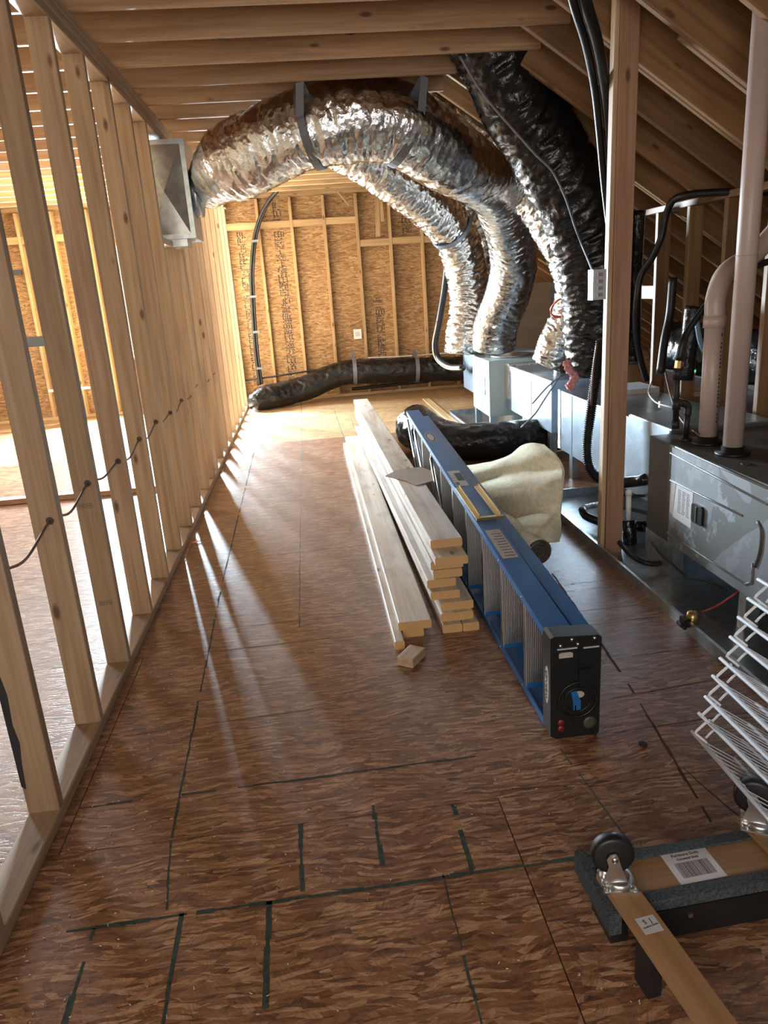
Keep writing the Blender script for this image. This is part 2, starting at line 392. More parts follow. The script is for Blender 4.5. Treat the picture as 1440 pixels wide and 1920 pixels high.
mark([((-.8, 1.935), (.415, 1.948))], .009); mark([((-.72, 3.078), (1.3, 3.09)), ((-.49, 2.86), (.0, 2.88)), ((-.75, 2.30), (-.1, 2.33))], .004, 'ink_soft', 'pencil_line')
mark([((-.70, 1.475), (.93, 1.488))], .012)
for a, b in [((.065, 1.782), (.067, 1.491)), ((-.144, 1.744), (-.138, 1.499)), ((.288, 1.746), (.289, 1.496)), ((-.219, 1.483), (-.213, .9)), ((-.429, 1.483), (-.422, .9)), ((-.634, 1.474), (-.633, .95))]:
    mark([(a, b)], .013)
mark([((.213, 1.492), (.22, .9)), ((.663, 1.974), (.71, 1.5)), ((-.5, 1.745), (-.47, 1.5)), ((.984, 1.772), (1.038, 1.50))], .006)
mark([((1.142, 3.168), (1.40, 3.171)), ((1.067, 2.732), (1.40, 2.742)), ((.993, 2.43), (1.40, 2.454)), ((.938, 2.172), (1.40, 2.225)), ((.469, 1.775), (.757, 1.755)), ((.857, 1.98), (1.35, 2.0))], .004, 'seam_dark', 'floor_joint')
mark([((1.101, 3.319), (1.027, 2.243)), ((1.027, 2.243), (.944, 1.52))], .010, 'seam_dark', 'floor_joint')

# ---- left partition
wl = empty('wall_left', (-0.876, 2, 0), kind='structure')
board('bottom_plate', (-0.8765, -1.0, .019), (-0.8765, 10.1, .019), (1, 0, 0), .089, .038, 'pine_stud', wl)
board('top_plate', (-0.8765, -1.0, 2.470), (-0.8765, 5.72, 2.470), (1, 0, 0), .089, .038, 'pine_stud', wl)
board('top_plate', (-0.8765, 5.73, 2.470), (-0.8765, 10.1, 2.470), (1, 0, 0), .089, .038, 'pine_stud', wl)
board('top_plate', (-0.8765, -1.0, 2.512), (-0.8765, 10.1, 2.512), (1, 0, 0), .089, .038, 'pine_stud', wl)
board('top_plate', (-0.8765, -1.0, 2.553), (-0.8765, 10.1, 2.553), (1, 0, 0), .089, .038, 'pine_stud', wl)
stud_y = [0.98, 1.435, 1.887, 2.345, 2.787, 3.255, 3.706, 4.15, 4.60, 5.05]
far_y = [5.845, 5.89, 6.15, 6.60, 7.05, 7.51, 7.96, 8.41, 8.86, 9.31, 9.77]
for y in stud_y+far_y:
    board('stud', (-0.8765, y+.019, .0385), (-0.8765, y+.019, 2.4505), (1, 0, 0), .089, .038, 'pine_stud', wl)
board('stud', (-0.8765, 5.54, .0385), (-0.8765, 5.54, 1.76), (1, 0, 0), .089, .038, 'pine_stud', wl)
board('header', (-0.8765, 5.092, 1.78), (-0.8765, 5.843, 1.78), (1, 0, 0), .089, .038, 'pine_stud', wl)
# grade stamps printed on two of the studs
def stamp(c, wd=.05, h=.018):
    m = MB(); x, y, z = c; t = .0012
    for k in (-1, 1):
        cx_ = x+k*wd*.27; hw = wd*.22
        m.box((cx_-hw, y-.0008, z-h/2), (cx_+hw, y-.0002, z-h/2+t)); m.box((cx_-hw, y-.0008, z+h/2-t), (cx_+hw, y-.0002, z+h/2))
        m.box((cx_-hw, y-.0008, z-h/2), (cx_-hw+t, y-.0002, z+h/2)); m.box((cx_+hw-t, y-.0008, z-h/2), (cx_+hw, y-.0002, z+h/2))
        for j in range(4): m.box((cx_-hw*.7+j*hw*.4, y-.0008, z-h*.2), (cx_-hw*.7+j*hw*.4+t*1.5, y-.0002, z+h*.22))
    m.build('grade_stamp', 'ink_soft', wl)
m = MB(); m.v = [Vector((x, 1.8862, z)) for x, z in ((-.9212, .13), (-.910, .12), (-.905, .20), (-.897, .27), (-.904, .33), (-.899, .42), (-.908, .50), (-.9212, .52))]; m.f = [tuple(range(8))]
m.build('bark_patch', 'ink', wl)
stamp((-.88, 2.787, .30)); stamp((-.885, 2.787, .70)); stamp((-.88, 2.345, 2.28)); stamp((-.88, 2.345, 1.86))

# ---- far wall
wb = empty('wall_back', (0, YB, 0), kind='structure')
WX0, WX1, WZ0, WZ1 = -2.29, -1.23, 0.74, 2.10        # window opening
def wpanel(x0, x1, z0, z1):
    c = Vector(((x0+x1)/2, YB+.10, (z0+z1)/2)); m = MB()
    m.box((x0+.001, YB+.089, z0+.001), (x1-.001, YB+.102, z1-.001)); 
    o = m.build('osb_panel', 'osb_wall', wb, mw=Matrix.Translation(c) @ Matrix.Rotation(math.pi/2, 4, 'X'))
    inv = (Matrix.Translation(c) @ Matrix.Rotation(math.pi/2, 4, 'X')).inverted()
    for v in o.data.vertices: v.co = inv @ v.co
for x0, x1 in ((-4.6, -3.62), (-3.62, WX0)): wpanel(x0, x1, 0, 3.2)
wpanel(WX0, WX1, 0, WZ0); wpanel(WX0, WX1, WZ1, 3.2); wpanel(WX1, -0.89, 0, 3.2)
for i in range(5): wpanel(-0.89+1.26*i, min(5, -0.89+1.26*(i+1)), 0, 3.2)
for k in range(-12, 12):
    x = .375+.42*k
    if x < -4.5 or x > 4.6 or (WX0-.02 < x < WX1+.02): continue
    top = min(2.56, 3.3-.68*x) if x > 1.2 else 2.56
    if top < .3: continue
    board('stud', (x, YB+.0445, .0385), (x, YB+.0445, top), (0, 1, 0), .089, .038, 'pine_far', wb)
    x2 = x+.42
    if x2 < 4.6 and not (WX0-.3 < x < WX1+.02):
        zb = 2.245 if x < .7 else 1.955
        if zb < top: board('blocking', (x+.020, YB+.0445, zb+random.uniform(-.004, .004)), (x2-.020, YB+.0445, zb), (0, 0, 1), .086, .08, 'pine_far', wb)
board('bottom_plate', (-4.55, YB+.0445, .019), (4.6, YB+.0445, .019), (0, 1, 0), .089, .038, 'pine_far', wb)
board('top_plate', (-4.55, YB+.0445, 2.60), (1.3, YB+.0445, 2.60), (0, 1, 0), .089, .06, 'pine_far', wb)
for z in (WZ0-.02, WZ1+.02): board('window_framing', (WX0, YB+.0445, z), (WX1, YB+.0445, z), (0, 1, 0), .089, .038, 'pine_far', wb)
for x in (WX0-.02, WX1+.02): board('window_framing', (x, YB+.0445, .04), (x, YB+.0445, 2.56), (0, 1, 0), .089, .038, 'pine_far', wb)
# black printing on the sheathing, in upright columns
def print_column(x, z0, z1, wd, seed, dens=1.0):
    rnd = random.Random(seed); m = MB(); z = z0
    while z < z1:
        big = rnd.random() < .18
        h = rnd.uniform(.04, .07) if big else rnd.uniform(.010, .017)
        if rnd.random() < dens:
            xx = x-wd/2
            while xx < x+wd/2:
                l = rnd.uniform(.008, .03) if not big else rnd.uniform(.02, .05)
                l = min(l, x+wd/2-xx)
                if rnd.random() < .8:
                    if big: 
                        m.box((xx, YB+.0875, z), (xx+l*.8, YB+.0885, z+.012)); m.box((xx, YB+.0875, z), (xx+.011, YB+.0885, z+h))
                        if rnd.random() < .6: m.box((xx, YB+.0875, z+h-.011), (xx+l*.8, YB+.0885, z+h))
                    else: m.box((xx, YB+.0875, z), (xx+l*.8, YB+.0885, z+h))
                xx += l*1.2
        z += h+rnd.uniform(.004, .014)
    tag(m.build('printed_lettering', 'ink', wb), kind='stuff')
print_column(-.70, .15, 2.15, .11, 3); print_column(-.22, .15, 2.1, .12, 5); print_column(-.22, 2.3, 2.52, .09, 6)
print_column(1.02, .45, 1.15, .11, 8); print_column(1.45, 2.05, 2.25, .13, 9, .9); print_column(1.0, 1.2, 1.26, .12, 11)
# offcuts nailed on the wall and a light strip
board('offcut_board', (1.055, YB-.012, 2.02), (1.075, YB-.012, 2.56), (1, 0, 0), .062, .02, 'pine_far', wb)
board('offcut_board', (1.125, YB-.010, 2.20), (1.115, YB-.010, 2.50), (1, 0, 0), .045, .018, 'pine_far', wb)
board('diagonal_strip', PY(622, 346, YB-.006), PY(655, 386, YB-.006), (1, 0, 1), .022, .010, 'pine_far', wb)
# window in the far wall of the left room
wn = empty('window_1', (-1.76, YB+.1, WZ0), kind='structure')
m = MB(); t = .045
m.box((WX0+.0005, YB+.095, WZ0+.001), (WX1-.0005, YB+.135, WZ0+t)); m.box((WX0+.0005, YB+.095, WZ1-t), (WX1-.0005, YB+.135, WZ1-.001))
m.box((WX0+.0005, YB+.095, WZ0+t), (WX0+t, YB+.135, WZ1-t)); m.box((WX1-t, YB+.095, WZ0+t), (WX1-.0005, YB+.135, WZ1-t)); m.build('window_frame', 'window_frame', wn)
MB().box((WX0+t, YB+.10, 1.43), (WX1-t, YB+.13, 1.465)).build('meeting_rail', 'window_frame', wn)

# ---- left room outer wall
wo = empty('wall_outer_left', (-4.6, 4, 0), kind='structure')
for y0 in (-2.0, .44, 2.88, 5.32, 7.76):
    m = MB(); m.box((-4.62, y0+.002, 0), (-4.605, min(y0+2.438, 10.26), 2.9)); m.build('osb_panel', 'osb_wall', wo)
for k in range(30):
    y = -1.9+.41*k
    if y < 10.1: board('stud', (-4.55, y, .04), (-4.55, y, 2.55), (1, 0, 0), .089, .038, 'pine_far', wo)

# ---- ceiling joists
ce = empty('ceiling', (0, 5, 2.58), kind='structure')
JY = [4.018+.405*k for k in range(-14, 16)]
for k, y in enumerate(JY):
    if y > 10.12: continue
    kk = k-14
    xr = {0: 1.42, 1: 1.40}.get(kk, 1.40 if kk < 0 else (1.02 if kk in (2, 3, 4) else 1.35))
    board('joist', (-4.58, y, 2.576+.117), (xr, y, 2.576+.117), (0, 0, 1), .235, .038, 'pine_joist' if kk < 9 else 'pine_far', ce, .008)
m = MB(); m.box((-4.6, -2, 2.815), (1.05, 10.26, 2.83)); m.build('light_block_deck', 'osb_roof', ce)  # unseen deck added over the joists to block light from above

# ---- roof slope on the right
ro = empty('roof', (3, 5, 2), kind='structure')
SL = .68; cs = 1/math.sqrt(1+SL*SL); sn = SL*cs
RD = Vector((cs, 0, -sn)); RN = Vector((sn, 0, cs))
def RP(x, y, off): return Vector((x, y, 3.4-SL*x)) + RN*off
for k in range(-14, 16):
    y = 4.018+.405*k+.045+.002
    if y > 10.12: continue
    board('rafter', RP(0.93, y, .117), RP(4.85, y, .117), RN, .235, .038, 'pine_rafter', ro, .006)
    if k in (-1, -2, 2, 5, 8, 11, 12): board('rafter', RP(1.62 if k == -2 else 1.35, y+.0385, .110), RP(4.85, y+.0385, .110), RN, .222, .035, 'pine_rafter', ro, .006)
nY = 5
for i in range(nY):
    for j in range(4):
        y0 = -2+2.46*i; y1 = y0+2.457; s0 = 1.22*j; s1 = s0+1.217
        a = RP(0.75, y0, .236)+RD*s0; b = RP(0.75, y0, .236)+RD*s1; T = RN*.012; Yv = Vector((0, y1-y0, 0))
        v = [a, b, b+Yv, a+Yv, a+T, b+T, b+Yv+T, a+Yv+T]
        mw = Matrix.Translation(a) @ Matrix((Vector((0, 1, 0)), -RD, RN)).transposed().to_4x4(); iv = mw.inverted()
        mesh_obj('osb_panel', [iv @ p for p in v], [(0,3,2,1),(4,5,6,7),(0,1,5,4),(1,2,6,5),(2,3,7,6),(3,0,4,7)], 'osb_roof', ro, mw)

# ---- short framed wall under the roof slope
wr = empty('wall_right', (2.38, 5, 0), kind='structure')
board('top_plate', (2.38, 3.30, 1.765), (2.38, 5.48, 1.765), (1, 0, 0), .089, .038, 'pine_rafter', wr)
board('top_plate', (2.38, 8.45, 1.765), (2.38, 9.8, 1.765), (1, 0, 0), .089, .038, 'pine_rafter', wr)
for y in (3.30, 3.70, 4.11, 4.52, 4.93, 5.34, 8.5, 8.9, 9.3, 9.7):
    board('stud', (2.38, y, .0), (2.38, y, 1.745), (1, 0, 0), .089, .038, 'pine_rafter', wr)
board('blocking', (2.38, 4.95, 1.25), (2.38, 5.32, 1.25), (0, 0, 1), .089, .038, 'pine_rafter', wr)

# ================================================================== FLEXIBLE DUCTS
def fold(seed, amp, freq, tw=0.0, lump=0.05):
    def d(L, a):
        p = Vector((math.cos(a)*1.3, math.sin(a)*1.3, 0))
        ridge = .8-2.6*abs(noise.noise(Vector((p.x*1.3, p.y*1.3, L*freq*.62+seed+tw*a+.6*noise.noise(Vector((p.x*2, p.y*2, L*8)))))))
        fine = .5-1.8*abs(noise.noise(Vector((p.x*4.2, p.y*4.2, L*freq*1.1+seed*3))))
        big = noise.noise(Vector((p.x*.8, p.y*.8, L*3+seed*7)))
        return amp*(ridge+.6*fine)+lump*big
    return d
def duct(name, pts, rad, mat, label, cat, group=None, seed=1, amp=.07, freq=28, lump=.07, step=.011, n=72, tape=True):
    path = spline(pts, step); c = path[0].copy(); c.z = min(p.z for p in path)
    root = empty(name, path[0], label, cat, group)
    m = MB(); m.tube(path, rad, n, fold(seed, amp, freq, .2, lump)); m.build('sleeve', mat, root, True)
    return root, path
def strap_ring(path, i, r, parent, wd=.045, hang=None, name='hanging_strap', label=None, group=None, th=.004):
    """a flat band round the duct at path[i], its tail nailed to hang; a thing of its own"""
    p = path[i]; d = (path[i+1]-path[i-1]).normalized(); u = UP-d*UP.dot(d); u.normalize(); w_ = d.cross(u); m = MB(); n = 36
    for j in range(n+1):
        a = 2*math.pi*j/n; q = u*math.cos(a)+w_*math.sin(a)
        for rr in (r, r+th):
            for s in (-1, 1): m.v.append(p+q*rr+d*s*wd/2)
    for j in range(n):
        b = j*4; c = b+4
        m.f += [(b+2, b+3, c+3, c+2), (b+1, b, c, c+1), (b, b+2, c+2, c), (b+3, b+1, c+1, c+3)]
    if hang is not None:
        hang = Vector(hang)
        for s in (1, -1):
            side = p+w_*s*(r+.001)+u*.02
            if s == 1 or True:
                k = len(m.v); e_ = (hang-side).normalized(); t_ = e_.cross(d).normalized()*th
                for q in (side, hang):
                    for a in (-1, 1):
                        m.v.append(q+d*a*wd/2); m.v.append(q+d*a*wd/2+t_)
                m.f += [(k, k+2, k+6, k+4), (k+1, k+5, k+7, k+3), (k, k+4, k+5, k+1), (k+2, k+3, k+7, k+6), (k+4, k+6, k+7, k+5)]
    o = m.build(name, 'strap_grey'); tag(o, label, 'strap', group); return o

A_pts = [(-.60, 5.60, 2.10), PY(415, 322, 5.45), PY(480, 283, 5.3), PY(560, 247, 5.2), PY(650, 226, 5.12), PY(730, 228, 5.12), PY(790, 258, 5.17), PY(845, 296, 5.27), PY(893, 325, 5.5), PY(928, 356, 5.95), PY(950, 410, 6.35), PY(962, 475, 6.65), PY(955, 545, 6.9), PY(928, 610, 7.05), PY(926, 652, 7.1)]
def radA(t): return .12+.115*min(1, t/.07) if t < .07 else (.235 if t < .35 else (.235-.03*(t-.35)/.15 if t < .5 else .205))
dA, pA = duct('flexible_duct', A_pts, radA, 'duct_foil', 'big silver foil duct arching from the metal box down to the grey cabinet', 'duct', seed=3, amp=.030, freq=46, lump=.08)
B_pts = [PY(630, 262, 6.6), PY(690, 300, 6.7), PY(745, 338, 6.8), PY(805, 385, 7.0), PY(852, 440, 7.25), PY(872, 500, 7.45), PY(880, 570, 7.5), PY(872, 640, 7.45), PY(870, 662, 7.45)]
dB, pB = duct('flexible_duct', B_pts, .195, 'duct_foil', 'silver foil duct left of the other two where they stand on the grey cabinet', 'duct', seed=9, amp=.07, freq=48)
B2_pts = [PY(850, 352, 7.9), PY(885, 400, 8.0), PY(905, 470, 8.05), PY(912, 560, 8.1), PY(915, 655, 8.1)]
duct('flexible_duct', B2_pts, .13, 'duct_foil', 'thin dull silver duct half hidden in the gap between two thick silver ducts', 'duct', seed=14, amp=.09, freq=34, n=48)
C_pts = [PY(770, 200, 6.1), PY(830, 222, 6.0), PY(905, 268, 5.95), PY(985, 335, 5.9), PY(1045, 415, 5.85), PY(1085, 510, 5.85), PY(1075, 590, 5.9), PY(1045, 650, 5.95), PY(1030, 684, 5.98)]
dC, pC = duct('flexible_duct', C_pts, lambda t: .20 if t < .6 else .20-.05*(t-.6)/.4, 'duct_foil', 'silver foil duct running behind the black duct and slumping onto the sheet metal trunk', 'duct', seed=21, amp=.07, freq=46)
D_pts = [(1.10, 4.62, 2.84), PY(945, 132, 4.68), PY(972, 190, 4.74), PY(1015, 260, 4.78), PY(1065, 350, 4.8), PY(1100, 440, 4.85), PY(1117, 530, 4.88), PY(1122, 620, 4.9), PY(1118, 700, 4.92)]
dD, pD = duct('flexible_duct', D_pts, lambda t: .225 if t < .88 else .225-.04*(t-.88)/.12, 'black_film', 'big black plastic covered duct hanging from the joists beside the upright post', 'duct', seed=33, amp=.055, freq=38, lump=.05)
E_pts = [(-.74, 9.40, .115), (-.55, 9.56, .15), (-.25, 9.74, .17), (.02, 9.82, .22), (.28, 9.88, .31), (.5, 9.9, .35), (.75, 9.9, .345), (1.1, 9.9, .33), (1.5, 9.9, .31), (1.9, 9.9, .29), (2.3, 9.85, .27)]
dE, pE = duct('flexible_duct', E_pts, lambda t: .10+.055*min(1, t/.08), 'black_film', 'long black duct lying along the foot of the far wall', 'duct', seed=41, amp=.05, freq=14, lump=.06)
F_pts = [(1.98, 5.86, .16), (1.7, 5.84, .15), (1.4, 5.82, .15), (1.18, 5.86, .155), (1.02, 6.0, .17), (.93, 6.2, .19), (.90, 6.42, .20)]
dF, pF = duct('flexible_duct', F_pts, lambda t: .145 if t < .55 else .145+.05*(t-.55)/.45, 'black_film', 'black duct on the floor behind the blue ladder and the cream rug', 'duct', seed=47, amp=.05, freq=16, lump=.05)
G_pts = [(2.62, 5.25, .86), (2.75, 4.6, .84), (2.9, 3.9, .80), (3.0, 3.2, .74)]
duct('flexible_duct', G_pts, .17, 'black_film', 'dark duct in the shadow behind the two plastic vent pipes', 'duct', seed=51, amp=.04, freq=20)
def idx(path, px_pt): return min(range(1, len(path)-1), key=lambda i: (path[i]-px_pt).length)
i1 = idx(pA, PY(585, 240, 5.18)); strap_ring(pA, i1, .246, None, .05, (pA[i1].x-.06, 4.86, 2.577), label='grey strap nearer the metal box, holding the arched silver duct up to a joist', group='straps round ducts')
i2 = idx(pA, PY(765, 232, 5.12)); strap_ring(pA, i2, .240, None, .05, (pA[i2].x+.09, 4.86, 2.577), label='grey strap to the right along the top of the arched silver duct', group='straps round ducts')
i3 = idx(pE, Vector((.60, 9.9, .35))); strap_ring(pE, i3, .168, None, .05, (.60, 10.0, .60), label='grey strap round the black floor duct where it rises, behind the lumber', group='straps round ducts')
i4 = idx(pE, Vector((1.42, 9.9, .31))); strap_ring(pE, i4, .166, None, .05, (1.42, 10.0, .56), label='grey strap round the black floor duct next to the hanging cable', group='straps round ducts')
i5 = idx(pB, PY(848, 425, 7.2)); strap_ring(pB, i5, .205, None, .045, PY(905, 352, 7.4), label='grey strap on the leftmost silver duct where it bends down', group='straps round ducts')
i6 = idx(pC, PY(985, 320, 5.9)); strap_ring(pC, i6, .212, None, .045, PY(1000, 232, 5.95), label='grey strap on the silver duct just behind the black duct', group='straps round ducts')
# metal register box in the partition
bx = empty('duct_box', (-.80, 5.42, 1.81), 'galvanised sheet metal box with creased faces set in the stud partition', 'duct box')
X0, X1, Y0, Y1, Z0, Z1 = -.98, -.672, 5.41, 5.82, 1.81, 2.415
m = MB(); k = .028
m.box((X0, Y0, Z0), (X1, Y0+.003, Z0+k)); m.box((X0, Y0, Z1-k), (X1, Y0+.003, Z1)); m.box((X0, Y0, Z0+k), (X0+k, Y0+.003, Z1-k)); m.box((X1-k, Y0, Z0+k), (X1, Y0+.003, Z1-k))
m.box((X1, Y0, Z0), (X1+.003, Y1, Z1)); m.box((X0, Y1-.003, Z0), (X1, Y1, Z1)); m.box((X0, Y0+.003, Z0-.003), (X1, Y1, Z0)); m.box((X0, Y0+.003, Z1), (X1, Y1, Z1+.003)); m.build('casing', 'galvanised', bx)
ap = Vector((-.83, Y0-.055, 2.10)); ce_ = [Vector((X0+k, Y0+.001, Z0+k)), Vector((X1-k, Y0+.001, Z0+k)), Vector((X1-k, Y0+.001, Z1-k)), Vector((X0+k, Y0+.001, Z1-k))]
for i in range(4):
    a, b = ce_[i], ce_[(i+1) % 4]; m = MB(); m.v = [a, b, ap, a+Vector((0, .004, 0)), b+Vector((0, .004, 0)), ap+Vector((0, .004, 0))]
    m.f = [(0, 1, 2), (5, 4, 3), (0, 3, 4, 1)]; m.build('creased_face', 'galvanised', bx)
m = MB(); m.lathe((X1+.003, 5.60, 2.10), (1, 0, 0), [(0, .15), (.05, .15), (.05, .14)], 32); m.build('collar', 'galvanised', bx, True)
m = MB(); m.box((X0+.05, Y0+.02, Z0-.05), (X1-.06, Y0+.24, Z0-.004)); m.build('lower_flange', 'galvanised', bx)

# ================================================================== POST AND SWITCH
po = board('wooden_post', (1.490, 3.515, .0), (1.505, 3.515, 2.72), (1, 0, 0), .089, .040, 'pine_post', None, .004)
tag(po, 'reddish upright stud standing at the edge of the metal drain pan, roof to floor', 'post')
board('packing_strip', (1.432, 3.528, .03), (1.452, 3.528, 2.66), (0, 1, 0), .05, .022, 'pine_stud', po).matrix_parent_inverse = po.matrix_basis.inverted()
sw = empty('switch_box', (1.385, 3.50, 1.34), 'grey metal electrical box on the left edge of the upright post', 'switch box')
m = MB(); a = PY(1109, 506, 3.49); b = PY(1133, 561, 3.49)
m.box((a.x, 3.47, b.z), (b.x, 3.53, a.z)); m.build('back_box', 'switch_grey', sw)
m = MB(); m.box((a.x+.006, 3.463, b.z+.008), (b.x-.006, 3.4695, a.z-.008)); cv = m.build('cover_plate', 'switch_grey', sw)
zc = (a.z+b.z)/2; xc = (a.x+b.x)/2
for dz in (-.045, -.015, .015, .045): MB().box((xc-.012, 3.458, zc+dz-.008), (xc+.012, 3.4628, zc+dz+.008)).build('louvre', 'steel', cv)

# ================================================================== FURNACE, TRUNKS, PANS
pan = empty('drain_pan', (1.41, 2.5, 0), 'wide galvanised drain pan under the furnace', 'drain pan')
def make_pan(root, x0, x1, y0, y1, h=.055, t=.004):
    MB().box((x0+t, y0+t, .001), (x1-t, y1-t, .006)).build('pan_floor', 'galvanised', root)
    m = MB(); m.box((x0, y0, .001), (x0+t, y1, h)); m.box((x1-t, y0, .001), (x1, y1, h)); m.box((x0+t, y0, .001), (x1-t, y0+t, h)); m.box((x0+t, y1-t, .001), (x1-t, y1, h))
    m.box((x0-.010, y0, h), (x0+t, y1, h+.004)); m.box((x1-t, y0, h), (x1+.010, y1, h+.004)); m.box((x0+t, y0, h), (x1-t, y0+t+.01, h+.004)); m.box((x0+t, y1-t-.01, h), (x1-t, y1, h+.004))
    m.build('pan_rim', 'galvanised', root)
make_pan(pan, 1.412, 2.34, 1.35, 4.56)
fu = empty('furnace', (1.6, 2.6, .17), 'grey horizontal furnace with scuffed access door on short metal stands', 'furnace')
FX, FY0, FY1, FZ0, FZ1 = 1.60, 1.95, 3.37, .172, .640
MB().box((FX+.004, FY0, FZ0), (2.26, FY1, FZ1)).build('cabinet', 'furnace_dark', fu)
m = MB(); m.box((FX-.004, FY0, FZ0+.006), (FX+.0035, 3.13, FZ1-.006)); door = m.build('access_door', 'furnace_paint', fu)
def fpt(px, py): return PX(px, py, FX)
def ridge(p, q, name='door_ridge', r=.005):
    m = MB(); m.cyl((FX-.005, p[0], p[1]), (FX-.005, q[0], q[1]), r, 8); m.build(name, 'furnace_paint', door, True)
for (p, q) in (((1259, 849), (1440, 945)), ((1269, 838), (1440, 915)), ((1259, 900), (1393, 966)), ((1253, 998), (1400, 1095))):
    a, b = fpt(*p), fpt(*q); ridge((a.y, a.z), (b.y, b.z))
a, b = fpt(1400, 1095), fpt(1412, 1092); ridge((a.y, a.z), (b.y, b.z)); c_ = fpt(1414, 1055); ridge((b.y, b.z), (c_.y, c_.z))
def flat_on(px4, mat, name, parent, off):
    v = [fpt(*p) for p in px4]; m = MB(); f = [Vector((FX-.004-off, p.y, p.z)) for p in v]; g = [Vector((FX-.0042, p.y, p.z)) for p in v]
    m.v = f+g; n = len(f); m.f = [tuple(range(n)), tuple(range(n, 2*n))[::-1]]+[(i, (i+1) % n, n+(i+1) % n, n+i) for i in range(n)]
    return m.build(name, mat, parent)
lb = flat_on([(1271, 905), (1302, 922), (1297, 991), (1263, 968)], 'paper', 'data_sheet', door, .0015)
flat_on([(1262, 903), (1269, 905), (1263, 990-24), (1257, 960)], 'label_tan', 'label_strip', door, .0012)
m = MB(); pa, pb, pc = fpt(1272, 912), fpt(1300, 928), fpt(1266, 962)
for i in range(15):
    z = pa.z-.012-(pa.z-pc.z-.02)*i/15; n_ = 3
    for j in range(n_):
        y1 = pa.y-.012-(pa.y-pb.y-.02)*j/n_; m.box((FX-.0062, y1-(pa.y-pb.y-.02)/n_*random.uniform(.6, .85), z), (FX-.0056, y1, z+.003))
tag(m.build('printed_lines', 'ink_soft', lb), kind='stuff')
hp = fpt(1312, 964)
m = MB(); pr = []
for (sx, sz) in ((1, 1), (-1, 1), (-1, -1), (1, -1)):
    for j in range(5):
        an = {(1, 1): 0, (-1, 1): 1, (-1, -1): 2, (1, -1): 3}[(sx, sz)]*math.pi/2+j*math.pi/8
        pr.append((hp.y+sx*.030+.014*math.cos(an), hp.z+sz*.028+.014*math.sin(an)))
m.prism(pr, 0, FX-.016, FX-.0045); hd = m.build('handle_cup', 'black_plastic', door)
MB().box((FX-.021, hp.y-.003, hp.z-.034), (FX-.0165, hp.y+.003, hp.z+.034)).build('handle_bar', 'steel', hd)
pts = [fpt(*p) for p in ((1423, 978), (1430, 992), (1430, 1015), (1426, 1040), (1418, 1062))]
m = MB(); m.tube(spline([Vector((FX-.004, p.y, p.z)) for p in pts], .01), .008, 10); m.build('door_slot_trim', 'furnace_dark', door, True)
for y in (3.10, 2.05):
    m = MB(); m.box((FX+.005, y-.008, .0065), (FX+.06, y+.28, FZ0-.001)) if y > 3 else m.box((FX+.02, y, .0065), (FX+.10, y+.06, FZ0-.001))
    m.build('stand', 'galvanised', fu)
MB().box((FX+.02, 2.52, .0065), (FX+.08, 2.57, FZ0-.001)).build('stand', 'galvanised', fu)
MB().box((2.15, 2.0, .0065), (2.23, 3.3, FZ0-.001)).build('stand', 'galvanised', fu)
for (px, py, r) in ((1326, 831, .040), (1373, 851, .040)):
    q = PZ(px, py, FZ1); m = MB(); m.lathe((q.x, q.y, FZ1), (0, 0, 1), [(0, r+.030), (.010, r+.030), (.012, r+.006), (.035, r+.006), (.035, r+.001)], 28); m.build('pipe_collar', 'black_rubber', fu, True)
q = PZ(1285, 826, FZ1); MB().lathe((q.x, q.y, FZ1), (0, 0, 1), [(0, .03), (.012, .028), (.012, .016)], 20).build('gas_grommet', 'black_rubber', fu, True)
MB().lathe((1.70, 2.72, FZ1), (0, 0, 1), [(0, .02), (.004, .02)], 16).build('knockout', 'ink', fu)
# supply trunk beside the furnace
tr = empty('supply_trunk', (1.75, 4.2, .2), 'large foil faced trunk box between the furnace and the black duct', 'duct trunk')
m = MB(); m.box((1.75, 3.86, .205), (2.28, 5.13, .625)); m.build('trunk_body', 'trunk_foil', tr)
m = MB(); m.box((1.71, 3.372, .235), (2.26, 3.858, .655)); m.build('plenum', 'trunk_foil', tr)
for (y, z0, z1) in ((3.872, .207, .64), (5.118, .207, .628)):
    x0 = 1.745; MB().box((x0, y-.035, z0), (x0+.004, y+.012, z1)).build('tape_strip', 'foil_tape', tr)
MB().box((1.705, 3.375, .236), (1.7095, 3.40, .655)).build('tape_strip', 'foil_tape', tr)
for y in (4.15, 4.5, 4.85): MB().box((1.7465, y, .208), (1.7495, y+.006, .622)).build('sheet_seam', 'galvanised', tr)
MB().box((1.715, 3.38, .6552), (2.24, 3.85, .66)).build('top_sheet', 'galvanised', tr)
t2 = empty('return_trunk', (1.80, 6, .25), 'foil taped trunk running from the grey cabinet towards the furnace trunk', 'duct trunk')
MB().box((1.80, 5.44, .25), (2.35, 6.73, .645)).build('trunk_body', 'trunk_foil', t2)
MB().box((1.796, 5.44, .605), (1.7995, 6.73, .647)).build('tape_strip', 'foil_tape', t2); MB().box((1.796, 5.44, .6455), (1.85, 6.73, .648)).build('tape_strip', 'foil_tape', t2)
MB().box((1.79, 6.60, .35), (2.1, 6.738, .66)).build('tape_strip', 'foil_tape', t2)
MB().box((1.7965, 5.95, .252), (1.7992, 5.955, .60)).build('sheet_seam', 'galvanised', t2)
MB().box((1.84, 5.60, .0065), (1.90, 5.66, .249)).build('support_leg', 'galvanised', t2)
MB().box((1.84, 6.3, .0065), (1.90, 6.36, .249)).build('support_leg', 'galvanised', t2)
MB().box((1.82, 4.2, .0075), (1.86, 4.26, .204)).build('support_leg', 'galvanised', tr); MB().box((1.80, 4.98, .0005), (1.84, 5.04, .204)).build('support_leg', 'galvanised', tr)
